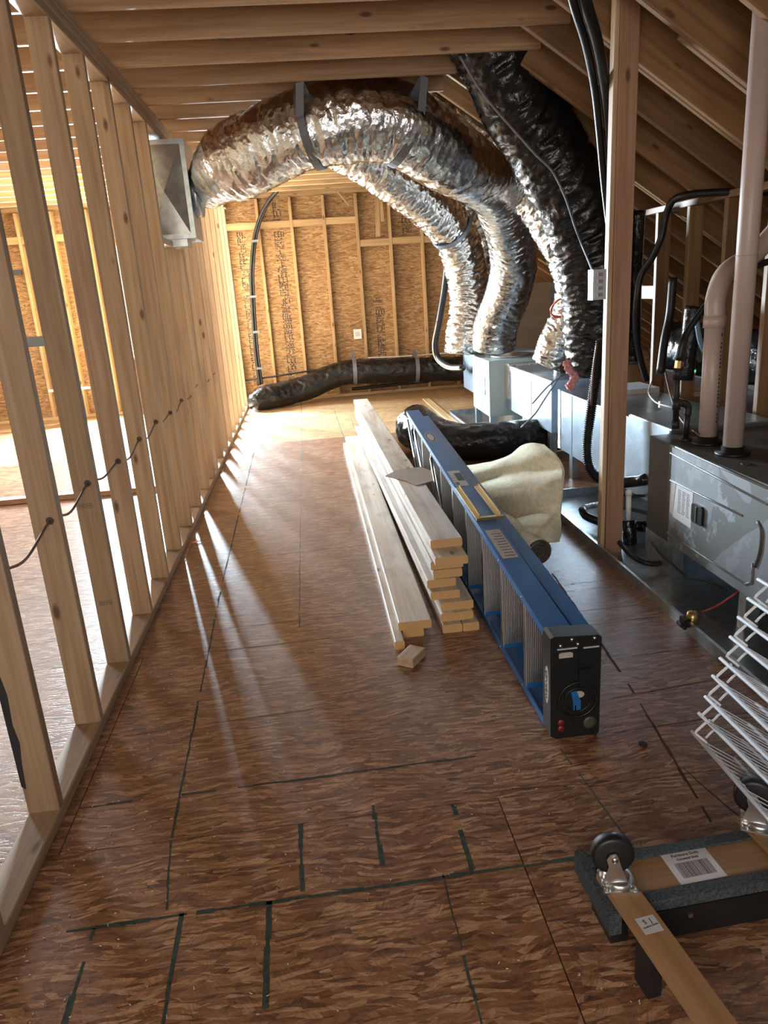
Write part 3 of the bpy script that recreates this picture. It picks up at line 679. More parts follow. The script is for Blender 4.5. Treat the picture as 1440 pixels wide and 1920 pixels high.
# loose bits lying on the trunk
sh = MB().box((2.0, 4.66, .626), (2.27, 4.96, .66)).build('board_offcut', 'paper'); tag(sh, 'pale insulation board offcut lying on the trunk just right of the post', 'board')
# flue pipes
q1 = PZ(1373, 851, FZ1); pr_ = empty('vent_pipe', (q1.x, q1.y, FZ1+.036), 'thick beige plastic vent pipe running straight up in front of its neighbour', 'pipe', 'plastic vent pipes')
MB().cyl((q1.x, q1.y, FZ1+.0355), (q1.x, q1.y, 2.50), .040, 32).build('pipe_run', 'pvc', pr_, True)
zj = PY(1400, 480, q1.y).z; MB().lathe((q1.x, q1.y, zj), (0, 0, 1), [(0, .0402), (.0, .0415), (.004, .0415), (.004, .0402)], 32).build('pipe_joint', 'pvc', pr_, True)
q2 = PZ(1326, 831, FZ1); pl_ = empty('vent_pipe', (q2.x, q2.y, FZ1+.036), 'beige plastic vent pipe with an elbow, behind and left of the straight one', 'pipe', 'plastic vent pipes')
ze = PY(1345, 598, q2.y).z
MB().cyl((q2.x, q2.y, FZ1+.0355), (q2.x, q2.y, ze), .040, 32).build('pipe_run', 'pvc', pl_, True)
MB().lathe((q2.x, q2.y, ze-.035), (0, 0, 1), [(0, .0402), (0, .047), (.05, .047), (.05, .0402)], 32).build('elbow_hub', 'pvc', pl_, True)
e1 = PY(1420, 470, q2.y+.12); e2 = PY(1500, 380, q2.y+.25)
MB().tube(spline([(q2.x, q2.y, ze), (q2.x+.005, q2.y+.01, ze+.09), tuple(Vector((q2.x+.07, q2.y+.05, ze+.19))), e1, e2], .02), .0425, 28).build('elbow', 'pvc', pl_, True)
m = MB()
for i in range(26):                              # faint row of print along the left pipe
    if random.random() < .85: m.box((q2.x+.012, q2.y-.0405, FZ1+.10+i*.017), (q2.x+.016, q2.y-.0370, FZ1+.10+i*.017+random.uniform(.005, .013)))
tag(m.build('printed_line', 'ink', pl_), kind='stuff')
# gas pipe with drip leg
gp = empty('gas_pipe', (1.73, 3.26, FZ1), 'black iron gas pipe with tee, elbow and drip leg on top of the furnace', 'gas pipe')
g0 = PZ(1285, 826, FZ1); gy = g0.y
def gP(x, y): return PY(x, y, gy)
MB().cyl((g0.x, gy, FZ1+.0125), gP(1289, 775), .0135, 16).build('riser', 'iron', gp, True)
MB().tube(spline([gP(1289, 778), gP(1290, 763), gP(1284, 757), gP(1272, 756)], .006), .017, 16).build('elbow', 'iron', gp, True)
MB().cyl(gP(1267, 790), gP(1270, 690), .0135, 16).build('drop_leg', 'iron', gp, True)
MB().lathe(gP(1266.5, 803), gP(1267, 785)-gP(1266.5, 803), [(0, .017), (.035, .017)], 12).build('end_cap', 'iron', gp, True)
MB().cyl(gP(1268, 768), gP(1269, 748), .018, 16).build('tee', 'iron', gp, True)
MB().cyl(gP(1270, 712), gP(1271, 690), .019, 12).build('union', 'iron', gp, True)
MB().cyl(gP(1271, 690), gP(1273, 676), .016, 6).build('brass_nut', 'brass', gp)
hose = MB().tube(spline([gP(1273, 676), gP(1281, 640), PY(1300, 605, gy+.05), PY(1335, 560, gy+.1), PY(1370, 525, gy+.15), PY(1400, 505, gy+.2), PY(1480, 478, gy+.3)], .02), .0155, 14).build('hose', 'black_rubber', gp, True)
# grey air handler cabinet in the distance
ah = empty('air_handler', (1.64, 6.75, .17), 'grey green air handler cabinet with paper labels at the foot of the silver ducts', 'air handler')
MB().box((1.64, 6.74, .175), (2.35, 7.42, .690)).build('cabinet', 'ahu_paint', ah)
MB().box((1.66, 7.421, .30), (2.30, 7.98, .690)).build('coil_box', 'trunk_foil', ah)
MB().box((1.655, 7.41, .30), (1.6595, 7.45, .690)).build('tape_strip', 'foil_tape', ah)
MB().box((1.638, 7.10, .178), (1.6395, 7.104, .688)).build('door_seam', 'furnace_dark', ah)
MB().box((1.637, 6.96, .42), (1.6395, 7.07, .57)).build('paper_label', 'paper', ah); MB().box((1.637, 6.92, .19), (1.6395, 7.07, .40)).build('paper_label', 'paper', ah); MB().box((1.637, 6.76, .19), (1.6395, 6.9, .36)).build('paper_label', 'paper', ah)
MB().box((1.637, 6.89, .36), (1.6392, 6.905, .52)).build('handle_slot', 'furnace_dark', ah)
for (x, y) in ((1.645, 6.745), (1.645, 7.34), (2.27, 6.745), (2.27, 7.34)): MB().box((x, y, .0065), (x+.06, y+.05, .1745)).build('stand', 'galvanised', ah)
MB().lathe((1.93, 7.05, .6905), (0, 0, 1), [(0, .20), (.018, .20), (.018, .19)], 40).build('duct_collar', 'galvanised', ah, True)
MB().lathe((1.86, 7.66, .6905), (0, 0, 1), [(0, .19), (.018, .19), (.018, .18)], 40).build('duct_collar', 'galvanised', ah, True)
p2 = empty('drain_pan', (1.47, 7.6, 0), 'galvanised drain pan under the distant grey cabinet', 'drain pan'); make_pan(p2, 1.50, 2.5, 6.15, 8.03, .045)
tl = board('edge_board', (1.44, 6.55, .006), (1.44, 9.3, .006), (1, 0, 0), .09, .011, 'pine_far'); tag(tl, 'pale flat wooden strip on the floor along the distant drain pan', 'board')
# big cardboard box behind the cabinet
cb = empty('cardboard_box', (2.6, 8.3, 0), 'tall open cardboard box standing behind the silver ducts', 'cardboard box')
m = MB(); a = PY(960, 655, 8.05); b = PY(1000, 532, 8.05)
X0b, X1b = PY(958, 600, 8.05).x, PY(1082, 600, 8.05).x
MB().box((X0b, 8.05, .001), (X1b, 8.40, b.z)).build('carton', 'cardboard', cb)
MB().box((X1b-.30, 8.04, b.z-.62), (X1b-.005, 8.0495, b.z-.01)).build('foil_sheet', 'galvanised', cb)

# ================================================================== WALL HUNG CABLES AND HOSES
def run(name, pts, r, mat, label, cat, group=None, n=12, step=.03, ribs=0, parent=None, pname=None):
    path = spline(pts, step); dsp = (lambda L, a: .13*math.sin(L*ribs)) if ribs else None
    if parent: return MB().tube(path, r, n, dsp).build(pname or name, mat, parent, True)
    c = path[0]; o = MB().tube(path, r, n, dsp).build(name, mat, None, True, org=c); return tag(o, label, cat, group)
ls = empty('line_set', PY(487, 725, 10.05), 'black insulated cable pair arching up the far wall from the floor to the joists', 'cable')
L1 = [PY(487, 722, 10.05), PY(478, 650, 10.08), PY(472, 560, 10.08), PY(471, 500, 10.08), PY(480, 430, 10.08), PY(505, 375, 9.9), PY(548, 338, 9.6), PY(600, 326, 9.2), PY(660, 314, 8.6), PY(705, 300, 8.1), PY(735, 288, 7.8)]
run('x', L1, .022, 'black_rubber', '', '', parent=ls, pname='insulated_tube')
run('x', [Vector(p)+Vector((.035, -.015, .012)) for p in L1], .013, 'black_rubber', '', '', parent=ls, pname='bare_tube')
for (x, y, Y) in ((478, 452, 10.02), (474, 556, 10.02), (480, 622, 10.02), (486, 690, 10.02)):
    q = PY(x, y, Y); MB().box((q.x-.035, q.y-.045, q.z-.015), (q.x+.05, q.y+.02, q.z+.012)).build('pipe_clip', 'strap_grey', ls)
l2 = [PY(806, 335, 8.3), PY(822, 375, 8.3), PY(835, 430, 8.3), PY(838, 490, 8.3), PY(833, 545, 8.3), PY(824, 600, 8.25), PY(816, 645, 8.2), PY(822, 672, 8.1), PY(842, 688, 7.8), PY(868, 690, 7.55)]
ls2 = empty('line_set', l2[0], 'thick black cable bundle hanging left of the silver ducts into the grey cabinet', 'cable')
run('x', l2, .034, 'black_rubber', '', '', parent=ls2, pname='insulated_tube'); run('x', [Vector(p)+Vector((-.03, -.03, -.01)) for p in l2[5:]], .008, 'brass', '', '', parent=ls2, pname='copper_tube')
run('electric_cable', [PY(455, 714, 10.1), PY(520, 705, 10.1), PY(570, 697, 10.1), PY(640, 688, 10.1)], .012, 'black_rubber', 'thin black cable along the far wall above the black floor duct', 'cable')
run('drain_tube', [PY(690, 671, 10.04), PY(760, 668, 10.04), PY(852, 661, 10.04)], .010, 'cable_white', 'thin white tube resting along the top of the far floor duct', 'tube')
run('drain_pipe', [(.55, 10.08, .10), (1.2, 10.07, .12), (1.62, 10.05, .13)], .022, 'black_rubber', 'dark pipe low along the far wall beneath the black duct', 'pipe')
# cables near the post
r1 = [PY(1080, -70, 3.15), PY(1100, 10, 3.2), PY(1120, 80, 3.35), PY(1134, 160, 3.58), PY(1142, 240, 3.72), PY(1150, 340, 3.85), PY(1160, 430, 3.9)]
ls3 = empty('line_set', r1[0], 'black hose pair coming down from the roof into the left side of the post', 'hose')
run('x', r1, .024, 'black_rubber', '', '', parent=ls3, pname='insulated_tube'); run('x', [Vector(p)+Vector((-.040, .02, .0)) for p in r1], .017, 'black_rubber', '', '', parent=ls3, pname='insulated_tube')
def surf(path, r, px, py, Y):  return PY(px, py, Y)
run('electric_cable', [PY(862, 105, 4.49), PY(905, 175, 4.50), PY(960, 240, 4.52), PY(1005, 290, 4.53), PY(1035, 320, 4.55), PY(1060, 370, 4.56), PY(1080, 430, 4.58), PY(1098, 475, 4.5), PY(1112, 508, 3.62)], .007, 'strap_grey', 'thin grey cable draped down the face of the big black duct', 'cable', n=8)
r2 = [PY(1470, 358, 4.0), PY(1400, 360, 4.05), PY(1340, 361, 4.15), PY(1285, 366, 4.25), PY(1260, 378, 4.35), PY(1247, 410, 4.4), PY(1240, 445, 4.4), PY(1222, 485, 4.45), PY(1202, 515, 4.5), PY(1194, 560, 4.5), PY(1192, 620, 4.55), PY(1200, 670, 4.6), PY(1212, 712, 4.65)]
run('drain_hose', r2, .020, 'black_rubber', 'black hose running along the short wall plate then bending down behind the post', 'hose')
run('drain_hose', [PY(1196, 395, 4.9), PY(1193, 450, 4.9), PY(1189, 520, 4.85), PY(1187, 600, 4.8), PY(1186, 680, 4.7)], .050, 'black_film', 'dark wrapped pipe bundle in the gap right of the post', 'pipe', n=18)
run('drain_hose', [PY(1262, 520, 4.2), PY(1256, 590, 4.2), PY(1246, 640, 4.15), PY(1238, 700, 4.1)], .024, 'black_rubber', 'short black hose dropping between the two middle uprights of the short wall', 'hose')
bg_ = run('wrapped_pipe', [PY(1301, 575, 4.0), PY(1298, 590, 4.0), PY(1294, 630, 4.0), PY(1288, 680, 4.0), PY(1284, 712, 4.0)], .045, 'black_film', 'upright pipe wrapped in black plastic left of the plastic elbow', 'pipe', n=18)
run('lay_flat_hose', [PY(1306, 600, 3.9), PY(1313, 640, 3.9), PY(1322, 660, 3.9), PY(1336, 680, 3.85)], .014, 'blue_film', 'short pale blue hose left of the plastic elbow', 'hose')
run('electric_cable', [PY(1240, 630, 4.35), PY(1245, 680, 4.2), PY(1252, 720, 4.0), PY(1262, 755, 3.6), PY(1280, 790, 3.3), PY(1310, 815, 3.1)], .005, 'cable_brown', 'thin brown cable looping down to the furnace top', 'cable', n=8)
run('electric_cable', [PY(1222, 715, 4.3), PY(1216, 735, 4.2), PY(1225, 750, 4.1), PY(1238, 758, 4.0), PY(1262, 764, 3.9)], .005, 'cable_white', 'short white cable curling on top of the trunk', 'cable', n=8)
tg = MB().box(tuple(PY(1237, 765, 4.0)), tuple(PY(1246, 752, 4.0)+Vector((0, .02, 0)))).build('cable_clip', 'paper'); tag(tg, 'small white plastic block on the cable on top of the trunk', 'clip')
run('pex_tube', [PY(1030, 475, 5.95), PY(1035, 505, 5.9), PY(1050, 522, 5.85), PY(1075, 535, 5.8)], .009, 'orange_pex', 'orange tube disappearing behind the silver edge, upper loop', 'tube')
run('pex_tube', [PY(1074, 552, 5.7), PY(1048, 562, 5.75), PY(1033, 580, 5.8), PY(1040, 594, 5.8), PY(1062, 592, 5.8)], .009, 'orange_pex', 'orange tube looping below the upper one in front of the cardboard', 'tube')
cd = [PY(1127, 640, 3.95), PY(1118, 700, 3.95), PY(1108, 770, 3.95), PY(1101, 830, 3.95), PY(1103, 868, 3.93), PY(1114, 890, 3.9), PY(1135, 900, 3.85), PY(1165, 905, 3.8)]
run('corrugated_conduit', cd, .026, 'black_plastic', 'black corrugated conduit curving down just left of the post', 'conduit', n=16, step=.002, ribs=520)
run('electric_cable', [PY(1120, 640, 3.9), PY(1113, 690, 3.9), PY(1108, 760, 3.9)], .006, 'cable_brown', 'thin brown cable beside the corrugated conduit', 'cable', n=8)
for i, ends in enumerate((((1060, 700), (1030, 722), (998, 757)), ((1052, 702), (1020, 750), (1003, 776), (977, 802)))):
    run('bare_wire', [PY(*p, 5.35) for p in ends], .006, 'strap_grey', ('upper' if i == 0 else 'lower')+' of two stiff grey rods poking out left from the trunk top', 'rod', 'stiff rods on the trunk', n=6)
fl = MB(); q = PY(1062, 676, 4.72); fl.tube(spline([q, PY(1068, 694, 4.70), PY(1078, 704, 4.70), PY(1070, 722, 4.70), PY(1064, 728, 4.70)], .005), .022, 22, lambda L, a: .9*noise.noise(Vector((math.cos(a)*2, math.sin(a)*2, L*45)))+.6*noise.noise(Vector((math.cos(a)*5, math.sin(a)*5, L*90))))
tag(fl.build('insulation_tuft', 'pink_fluff', None, True), 'tuft of pink insulation spilling from the lower end of the black duct', 'insulation')
tc = empty('metal_tin', PY(1052, 693, 5.25), 'short round metal collar on the trunk beside the pink tuft', 'collar')
q = PZ(1050, 702, .63); MB().lathe((q.x, q.y, .630), (0, 0, 1), [(0, .055), (.012, .055), (.012, .050), (.045, .050), (.05, .054), (.11, .05), (.11, .048)], 28).build('sleeve', 'steel', tc, True)
MB().lathe((q.x, q.y, .626), (0, 0, 1), [(0, .075), (.0035, .075)], 28).build('base_ring', 'galvanised', tc, True)

# condensate fittings in the pan
ct = empty('condensate_fitting', (1.62, 3.6, .02), 'white cleanout pipe on a black wrapped trap behind the foot of the post', 'pipe fitting')
a = PY(1178, 978, 3.62); b = PY(1179, 925, 3.62)
MB().cyl(a, b, .014, 16).build('cleanout_pipe', 'pvc_white', ct, True); MB().lathe(b-Vector((0, 0, .012)), (0, 0, 1), [(0, .018), (.024, .018), (.03, .012)], 16).build('cleanout_cap', 'pvc_white', ct, True)
MB().tube(spline([PY(1178, 976, 3.62), PY(1180, 1000, 3.60), PY(1181, 1018, 3.60)], .008), .034, 20, fold(5, .12, 60)).build('wrapped_trap', 'black_film', ct, True)
MB().tube(spline([PY(1190, 985, 3.66), PY(1203, 988, 3.66), PY(1212, 985, 3.66)], .008), .026, 16, fold(6, .1, 60)).build('wrapped_branch', 'black_film', ct, True)
run('drain_hose', [PY(1150, 1005, 3.62), PY(1166, 1022, 3.45), PY(1185, 1042, 3.3), PY(1210, 1055, 3.2), PY(1235, 1057, 3.2), PY(1262, 1046, 3.25)], .013, 'iron', 'brown hose looping across the drain pan in front of the furnace foot', 'hose')
run('foil_wrapped_pipe', [PY(1092, 955, 3.95), PY(1098, 967, 3.9), PY(1118, 976, 3.85), PY(1148, 988, 3.8)], .024, 'black_film', 'foil and plastic wrapped pipe elbow in the pan left of the post', 'pipe', n=18)
run('foil_wrapped_pipe', [PY(1096, 952, 4.0), PY(1120, 947, 4.05), PY(1150, 950, 4.1)], .018, 'foil_tape', 'silver wrapped pipe behind the black one left of the post', 'pipe', n=18)
run('wrapped_pipe', [PY(1160, 906, 3.75), PY(1180, 904, 3.72), PY(1198, 902, 3.68), PY(1212, 898, 3.62)], .030, 'black_film', 'pipe wrapped in black plastic entering the end of the furnace', 'pipe', n=18)
run('drain_tube', [PY(1165, 928, 3.7), PY(1190, 929, 3.68), PY(1213, 930, 3.62)], .007, 'black_rubber', 'thin black tube level with the white cleanout cap', 'tube', n=8)
run('electric_cable', [PY(1205, 985, 3.45), PY(1215, 1005, 3.38), PY(1235, 1035, 3.2), PY(1262, 1060, 3.05), PY(1290, 1082, 2.95), PY(1330, 1090, 2.8), PY(1362, 1108, 2.7)], .005, 'black_rubber', 'thin black cable drooping under the furnace front', 'cable', n=8)
fs = empty('float_switch', (1.41, 2.75, .05), 'small clip on float switch on the near rim of the furnace pan', 'float switch')
q = PX(1290, 1168, 1.412); MB().lathe((1.43, q.y, .045), (0, 0, 1), [(0, .022), (.02, .026), (.045, .022), (.05, .01)], 16).build('float_body', 'brass', fs, True)
MB().box((1.385, q.y-.02, .035), (1.411, q.y+.02, .07)).build('clip', 'black_plastic', fs)
MB().cyl((1.385, q.y-.03, .04), (1.385, q.y+.03, .04), .008, 10).build('clip_screw', 'black_plastic', fs, True)
run('red_wire', [Vector((1.43, q.y, .095)), PY(1300, 1148, 2.78), PY(1325, 1145, 2.7), PY(1355, 1130, 2.65), PY(1385, 1108, 2.62)], .004, 'red_wire', 'red low voltage wire from the float switch to the furnace', 'wire', n=8)
cbx = empty('control_box', (2.6, 4.0, .7), 'small box with a glowing green light in the dark behind the vent pipes', 'control box')
a = PY(1290, 702, 4.4); b = PY(1305, 692, 4.4)
MB().box((a.x, 4.40, a.z), (b.x, 4.46, b.z)).build('casing', 'switch_grey', cbx); MB().box((b.x-.012, 4.396, b.z-.016), (b.x-.002, 4.3995, b.z-.008)).build('indicator_light', 'green_led', cbx)

# ================================================================== LUMBER
def lum(a, b, wdt, th, label, group, mat='weathered_board'):
    o = board('lumber_board', a, b, (1, 0, 0), wdt, th, mat, None, .005); tag(o, label, 'board', group); return o
GR = 'boards in the right hand stack'
names = ['narrow board at the very bottom of the right lumber stack, left of its twin', 'narrow board at the bottom of the right lumber stack, nearest the ladder',
  'second layer board of the tall lumber stack', 'third board up, reaching furthest toward the ladder', 'fourth board up in the tall stack, its near end short of the others', 'fifth board up, orange and shorter',
  'sixth board up in the tall stack', 'thin dark ended board seventh in the tall stack', 'board just under the top of the tall stack', 'topmost wide board of the tall stack carrying the brown sheet']
z = .019
def RB(i, x0n, x1n, yn, yf, zz, th=.038):
    sh_ = -.04*(1 if yf > 6 else .6)
    cxn = (x0n+x1n)/2; lum((cxn, yn, zz), (cxn+sh_, yf, zz), round(x1n-x0n, 3), th, names[i], GR)
YN = [2.80, 2.80]+[PZ(x_, y_, .039*k_).y for k_, (x_, y_) in enumerate(((862, 1147), (860, 1127), (840, 1107), (830, 1085), (850, 1066), (850, 1057), (850, 1043), (850, 1009)), 2)]
RB(0, .455, .540, YN[0], 6.6, z); RB(1, .542, .612, YN[1], 6.5, z)
RB(2, .455, .595, YN[2], 6.9, z+.039); RB(3, .462, .602, YN[3], 7.1, z+.078); RB(4, .425, .552, YN[4], 7.0, z+.117); RB(5, .418, .545, YN[5], 6.7, z+.156)
RB(6, .448, .575, YN[6], 7.2, z+.195); RB(7, .440, .582, YN[7]+.05, 7.15, z+.234); RB(8, .450, .590, YN[8], 7.2, z+.273); RB(9, .452, .592, YN[9], 7.36, z+.312)
print('YN', [round(v_, 3) for v_ in YN])
GL = 'boards in the low left stack'
def LB(x0, x1, yn, yf, zz, label):
    c_ = (x0+x1)/2; lum((c_, yn, zz), (c_+.012, yf, zz), round(x1-x0, 3), .038, label, GL)
LB(.240, .281, 2.70, 6.80, .019, 'narrow board lying on the floor at the left foot of the low stack')
LB(.286, .375, 2.80, 6.75, .019, 'bottom board of the low stack, under the wide top one')
LB(.268, .408, 2.79, 6.90, .058, 'wide weathered board on top of the low left stack')
cu = board('wood_offcut', (.262, 2.555, .019), (.325, 2.645, .019), (.8, -.56, 0), .070, .036, 'pine_stud', None, .003)
tag(cu, 'small pale wood block on the floor at the near end of the low stack', 'wood block')
cs_ = MB(); P4 = [PZ(722, 893, .352), PZ(742, 883, .352), PZ(790, 876, .352), PZ(822, 889, .352), PZ(818, 900, .352), PZ(781, 911, .352), PZ(760, 902, .352)]
cs_.v = [Vector((p.x, p.y, .351)) for p in P4]+[Vector((p.x, p.y, .355)) for p in P4]; n = len(P4)
cs_.f = [tuple(range(n))[::-1], tuple(range(n, 2*n))]+[(i, (i+1) % n, n+(i+1) % n, n+i) for i in range(n)]
cso = cs_.build('paper_sheet', 'cardboard'); tag(cso, 'creased brown paper sheet lying across the tall lumber stack', 'paper')
lb2 = board('loose_board', (-4.3, 5.76, .020), (-.96, 5.80, .020), (0, 1, 0), .10, .04, 'pine_joist'); tag(lb2, 'long board lying flat across the left room floor beyond the studs', 'board')

# ================================================================== LADDER
ld = empty('step_ladder', (.66, 2.03, 0), 'blue fibreglass step ladder lying folded on its side between lumber and furnace', 'ladder')
LX, LY0, LY1 = .655, 2.06, 5.02
def ztop(y): return .356+(y-LY0)*(.585-.356)/(LY1-LY0)
def lx(y): return LX-(y-LY0)*.006
def channel(name, x0, x1, za, zb, y0, y1, up=True, t=.004, lip=.028, mat='ladder_blue'):
    """C shaped rail: web (flat face) at z = za..zb, lips turned inward"""
    m = MB(); s = -1 if up else 1
    def seg(ax0, ax1, o0, o1):
        v = []
        for (y, zz) in ((y0, za), (y1, zb)):
            d_ = lx(y)-LX
            v += [Vector((ax0+d_, y, zz+s*o0)), Vector((ax1+d_, y, zz+s*o0)), Vector((ax1+d_, y, zz+s*o1)), Vector((ax0+d_, y, zz+s*o1))]
        k = len(m.v); m.v += v; m.f += [(k, k+1, k+2, k+3), (k+7, k+6, k+5, k+4)]+[(k+i, k+4+i, k+4+(i+1) % 4, k+(i+1) % 4) for i in range(4)]
    seg(x0, x1, 0, t); seg(x0, x0+t, t, lip); seg(x1-t, x1, t, lip); return m.build(name, mat, ld)
fr = channel('front_rail', LX, LX+.086, ztop(LY0), ztop(LY1), LY0, LY1); channel('front_rail', LX, LX+.086, .004, .004, LY0, LY1, False)
rr = channel('rear_rail', LX+.096, LX+.150, ztop(LY0)-.006, ztop(LY1)-.045, LY0, LY1-.01); channel('rear_rail', LX+.096, LX+.150, .010, .010, LY0, LY1-.01, False)
ny = 9
for i in range(ny):
    y = LY0+.20+.305*i; zt = ztop(y); x_ = lx(y)
    m = MB(); m.box((x_+.002, y, .028), (x_+.084, y+.004, zt-.004)); m.box((x_+.002, y+.004, .028), (x_+.006, y+.028, zt-.004)); m.box((x_+.080, y+.004, .028), (x_+.084, y+.028, zt-.004))
    st = m.build('tread', 'tread_alu', ld)
    MB().box((x_+.006, y-.003, .0285), (x_+.080, y-.0004, .045)).build('tread_foot_strip', 'ladder_blue', ld)  # thin blue strip across the foot of the tread
    if i in (0, 1, 2, 3):
        MB().cyl((x_+.045, y+.040, .030), (x_+.045, y+.040, zt-.03), .006, 8).build('tie_rod', 'steel', ld, True)
for i in range(8):
    y = LY0+.37+.305*i; zt = ztop(y)-.03; x_ = lx(y)+.12
    m = MB(); m.box((x_-.02, y, .030), (x_+.015, y+.012, zt-.02)); m.build('rear_brace', 'tread_alu', ld)
for (ya, yb) in ((LY1-.05, LY1-.42), (LY1-.36, LY1-.72), (LY1-.95, LY1-1.25)):
    m = MB(); m.cyl((lx(ya)-.002, ya, ztop(ya)-.05), (lx(yb)-.002, yb, ztop(yb)-.33), .009, 6); m.build('diagonal_brace', 'steel', ld)
# top cap
cp = MB(); y0, y1 = LY0-.075, LY0-.0005
pf = [(LX-.002, .012), (LX+.018, .000), (LX+.150, .000), (LX+.158, .010), (LX+.160, .345), (LX+.150, .352), (LX+.01, .361), (LX-.002, .355)]
cp.prism([(a, b) for a, b in pf], 1, y0, y1); cap = cp.build('top_cap', 'black_plastic', ld)
def capx(u, v): return (LX+.016+u*.138, y0, .02+v*.32)          # u,v in 0..1 over the end face
m = MB(); x, _, zz = capx(.5, .36)
prof = []
for j in range(41):
    a = 2*math.pi*j/40; prof.append(a)
k = 0
def ring(cx_, cz, ra, rb, ya, yb, mat, name, par, sx=1.0, sz=1.0, n=40):
    m = MB()
    for a in range(n):
        t_ = 2*math.pi*a/n; c_, s_ = math.cos(t_), math.sin(t_)
        for (r, yy) in ((ra, ya), (rb, ya), (rb, yb), (ra, yb)): m.v.append(Vector((cx_+r*c_*sx, yy, cz+r*s_*sz)))
    for a in range(n):
        b = (a+1) % n
        for q in range(4): m.f.append((a*4+q, b*4+q, b*4+(q+1) % 4, a*4+(q+1) % 4))
    return m.build(name, mat, par, True)
ring(x, zz, .058, .064, y0-.006, y0-.0002, 'black_plastic', 'cap_ring', cap, 1, 1.0); ring(x, zz, .040, .044, y0-.005, y0-.0002, 'black_plastic', 'cap_ring', cap)
MB().prism([(x-.022, zz+.030), (x-.004, zz+.032), (x+.010, zz-.006), (x+.010, zz-.036), (x-.014, zz-.036), (x-.014, zz-.010)], 1, y0-.004, y0-.0002).build('blue_insert', 'ladder_blue', cap)
pg = [(x+.004+.018*math.cos(a), zz+.018+.012*math.sin(a)) for a in [j*math.pi/6 for j in range(12)]]
MB().prism(pg, 1, y0-.003, y0-.0002).build('tan_insert', 'label_tan', cap)
x, _, zz = capx(.22, .86); MB().prism([(x-.022, zz-.008), (x+.022, zz-.008), (x+.022, zz+.006), (x+.014, zz+.010), (x-.014, zz+.010), (x-.022, zz+.006)], 1, y0-.0035, y0-.0002).build('tan_insert', 'label_tan', cap)
for u, v in ((.10, .965), (.50, .965), (.36, 1.02), (.88, 1.01)): 
    a = Vector(capx(u, v)); MB().lathe((a.x, y0-.0002, a.z), (0, -1, 0), [(0, .0065), (.003, .006), (.005, .002)], 12).build('rivet', 'steel', cap, True)
for v in (.12, .05):
    a = Vector(capx(.12, v)); MB().lathe((a.x, y0-.0002, a.z), (0, -1, 0), [(0, .012), (.003, .011)], 16).build('red_plug', 'red_plastic', cap, True)
a = Vector(capx(.80, .085)); MB().lathe((a.x, y0-.0002, a.z), (0, -1, 0), [(0, .022), (.002, .022), (.003, .012)], 16).build('embossed_disc', 'furnace_dark', cap, True)
for (u0, u1, v) in ((.02, .48, .93), (.62, .98, .92)):
    a, b = Vector(capx(u0, v)), Vector(capx(u1, v)); MB().box((a.x, y0-.004, a.z-.002), (b.x, y0-.0002, a.z+.002)).build('moulded_rib', 'switch_grey', cap)
a = Vector(capx(.55, .7)); MB().box((a.x-.004, y0-.004, a.z-.06), (a.x+.002, y0-.0002, a.z+.10)).build('moulded_rib', 'black_plastic', cap)
a = Vector(capx(.45, .02)); MB().box((a.x-.002, y0-.004, a.z), (a.x+.002, y0-.0002, a.z+.09)).build('moulded_rib', 'black_plastic', cap)
MB().box((LX+.086, y0-.0002, .62*.3), (LX+.125, y0-.012, .62*.3+.06)).build('moulded_block', 'black_plastic', cap)
# oval badge with the maker's word on the left cheek of the cap
bz = .18; bxm = LX-.0022
m = MB(); pe = [((y0+y1)/2-.004+.017*math.cos(j*math.pi/18), bz+.066*math.sin(j*math.pi/18)) for j in range(36)]; m.prism(pe, 0, bxm-.0012, bxm); badge = m.build('badge', 'paper', cap)
pe = [((y0+y1)/2-.004+.015*math.cos(j*math.pi/18), bz+.062*math.sin(j*math.pi/18)) for j in range(36)]; m = MB(); m.prism(pe, 0, bxm-.0016, bxm-.0012); m.build('badge_field', 'ink', badge) if False else None
text('badge_word', 'WERNER', .026, 'ink', frame((bxm-.0016, (y0+y1)/2-.004, bz), (0, 0, 1), (0, 1, 0)), badge)
# labels on the upper rail
def rl(y): return Vector((lx(y)+.043, y, ztop(y)))
sl_ = Vector((-.006, 1, (.585-.356)/(LY1-LY0))).normalized()
def rail_label(name, y0_, y1_, wd, mat, xoff=0, par=fr):
    a, b = rl(y0_), rl(y1_); L = (b-a).length; mw = frame(a+Vector((xoff, 0, .0006)), sl_, (-1, 0, 0)); m = MB(); m.box((0, -wd/2, 0), (L, wd/2, .0006)); return m.build(name, mat, par, mw=mw), mw, L
lab, mw, L = rail_label('warning_label', 2.58, 2.86, .062, 'label_tan')
m = MB()
for i in range(9):
    xx = .02+i*(L-.04)/9; m.box((xx, -.024, .0006), (xx+.006, -.024+random.uniform(.03, .046), .0010))
m.build('label_print', 'ink_soft', lab, mw=mw)
lab2, mw, L = rail_label('safety_label', 3.42, 3.66, .060, 'label_tan'); m = MB(); m.box((.08, -.028, .0006), (.20, .006, .0010)); m.build('label_print', 'ink', lab2, mw=mw)
m = MB()
for i in range(5): m.box((.03+i*.006, .008, .0006), (.033+i*.006, .026, .0010)); m.box((.02+i*.035, .010, .0006), (.025+i*.035, .028, .001))
m.build('label_print', 'ink_soft', lab2, mw=mw)
a = rl(4.32); pe = [(.072*math.cos(j*math.pi/16), .026*math.sin(j*math.pi/16)) for j in range(32)]
mw = frame(a+Vector((0, 0, .0006)), sl_, (-1, 0, 0))
def oval(sx, sy, z0, z1, mat, name, par):
    m = MB(); m.prism([(sx*math.cos(j*math.pi/16), sy*math.sin(j*math.pi/16)) for j in range(32)], 2, z0, z1); return m.build(name, mat, par, mw=mw)
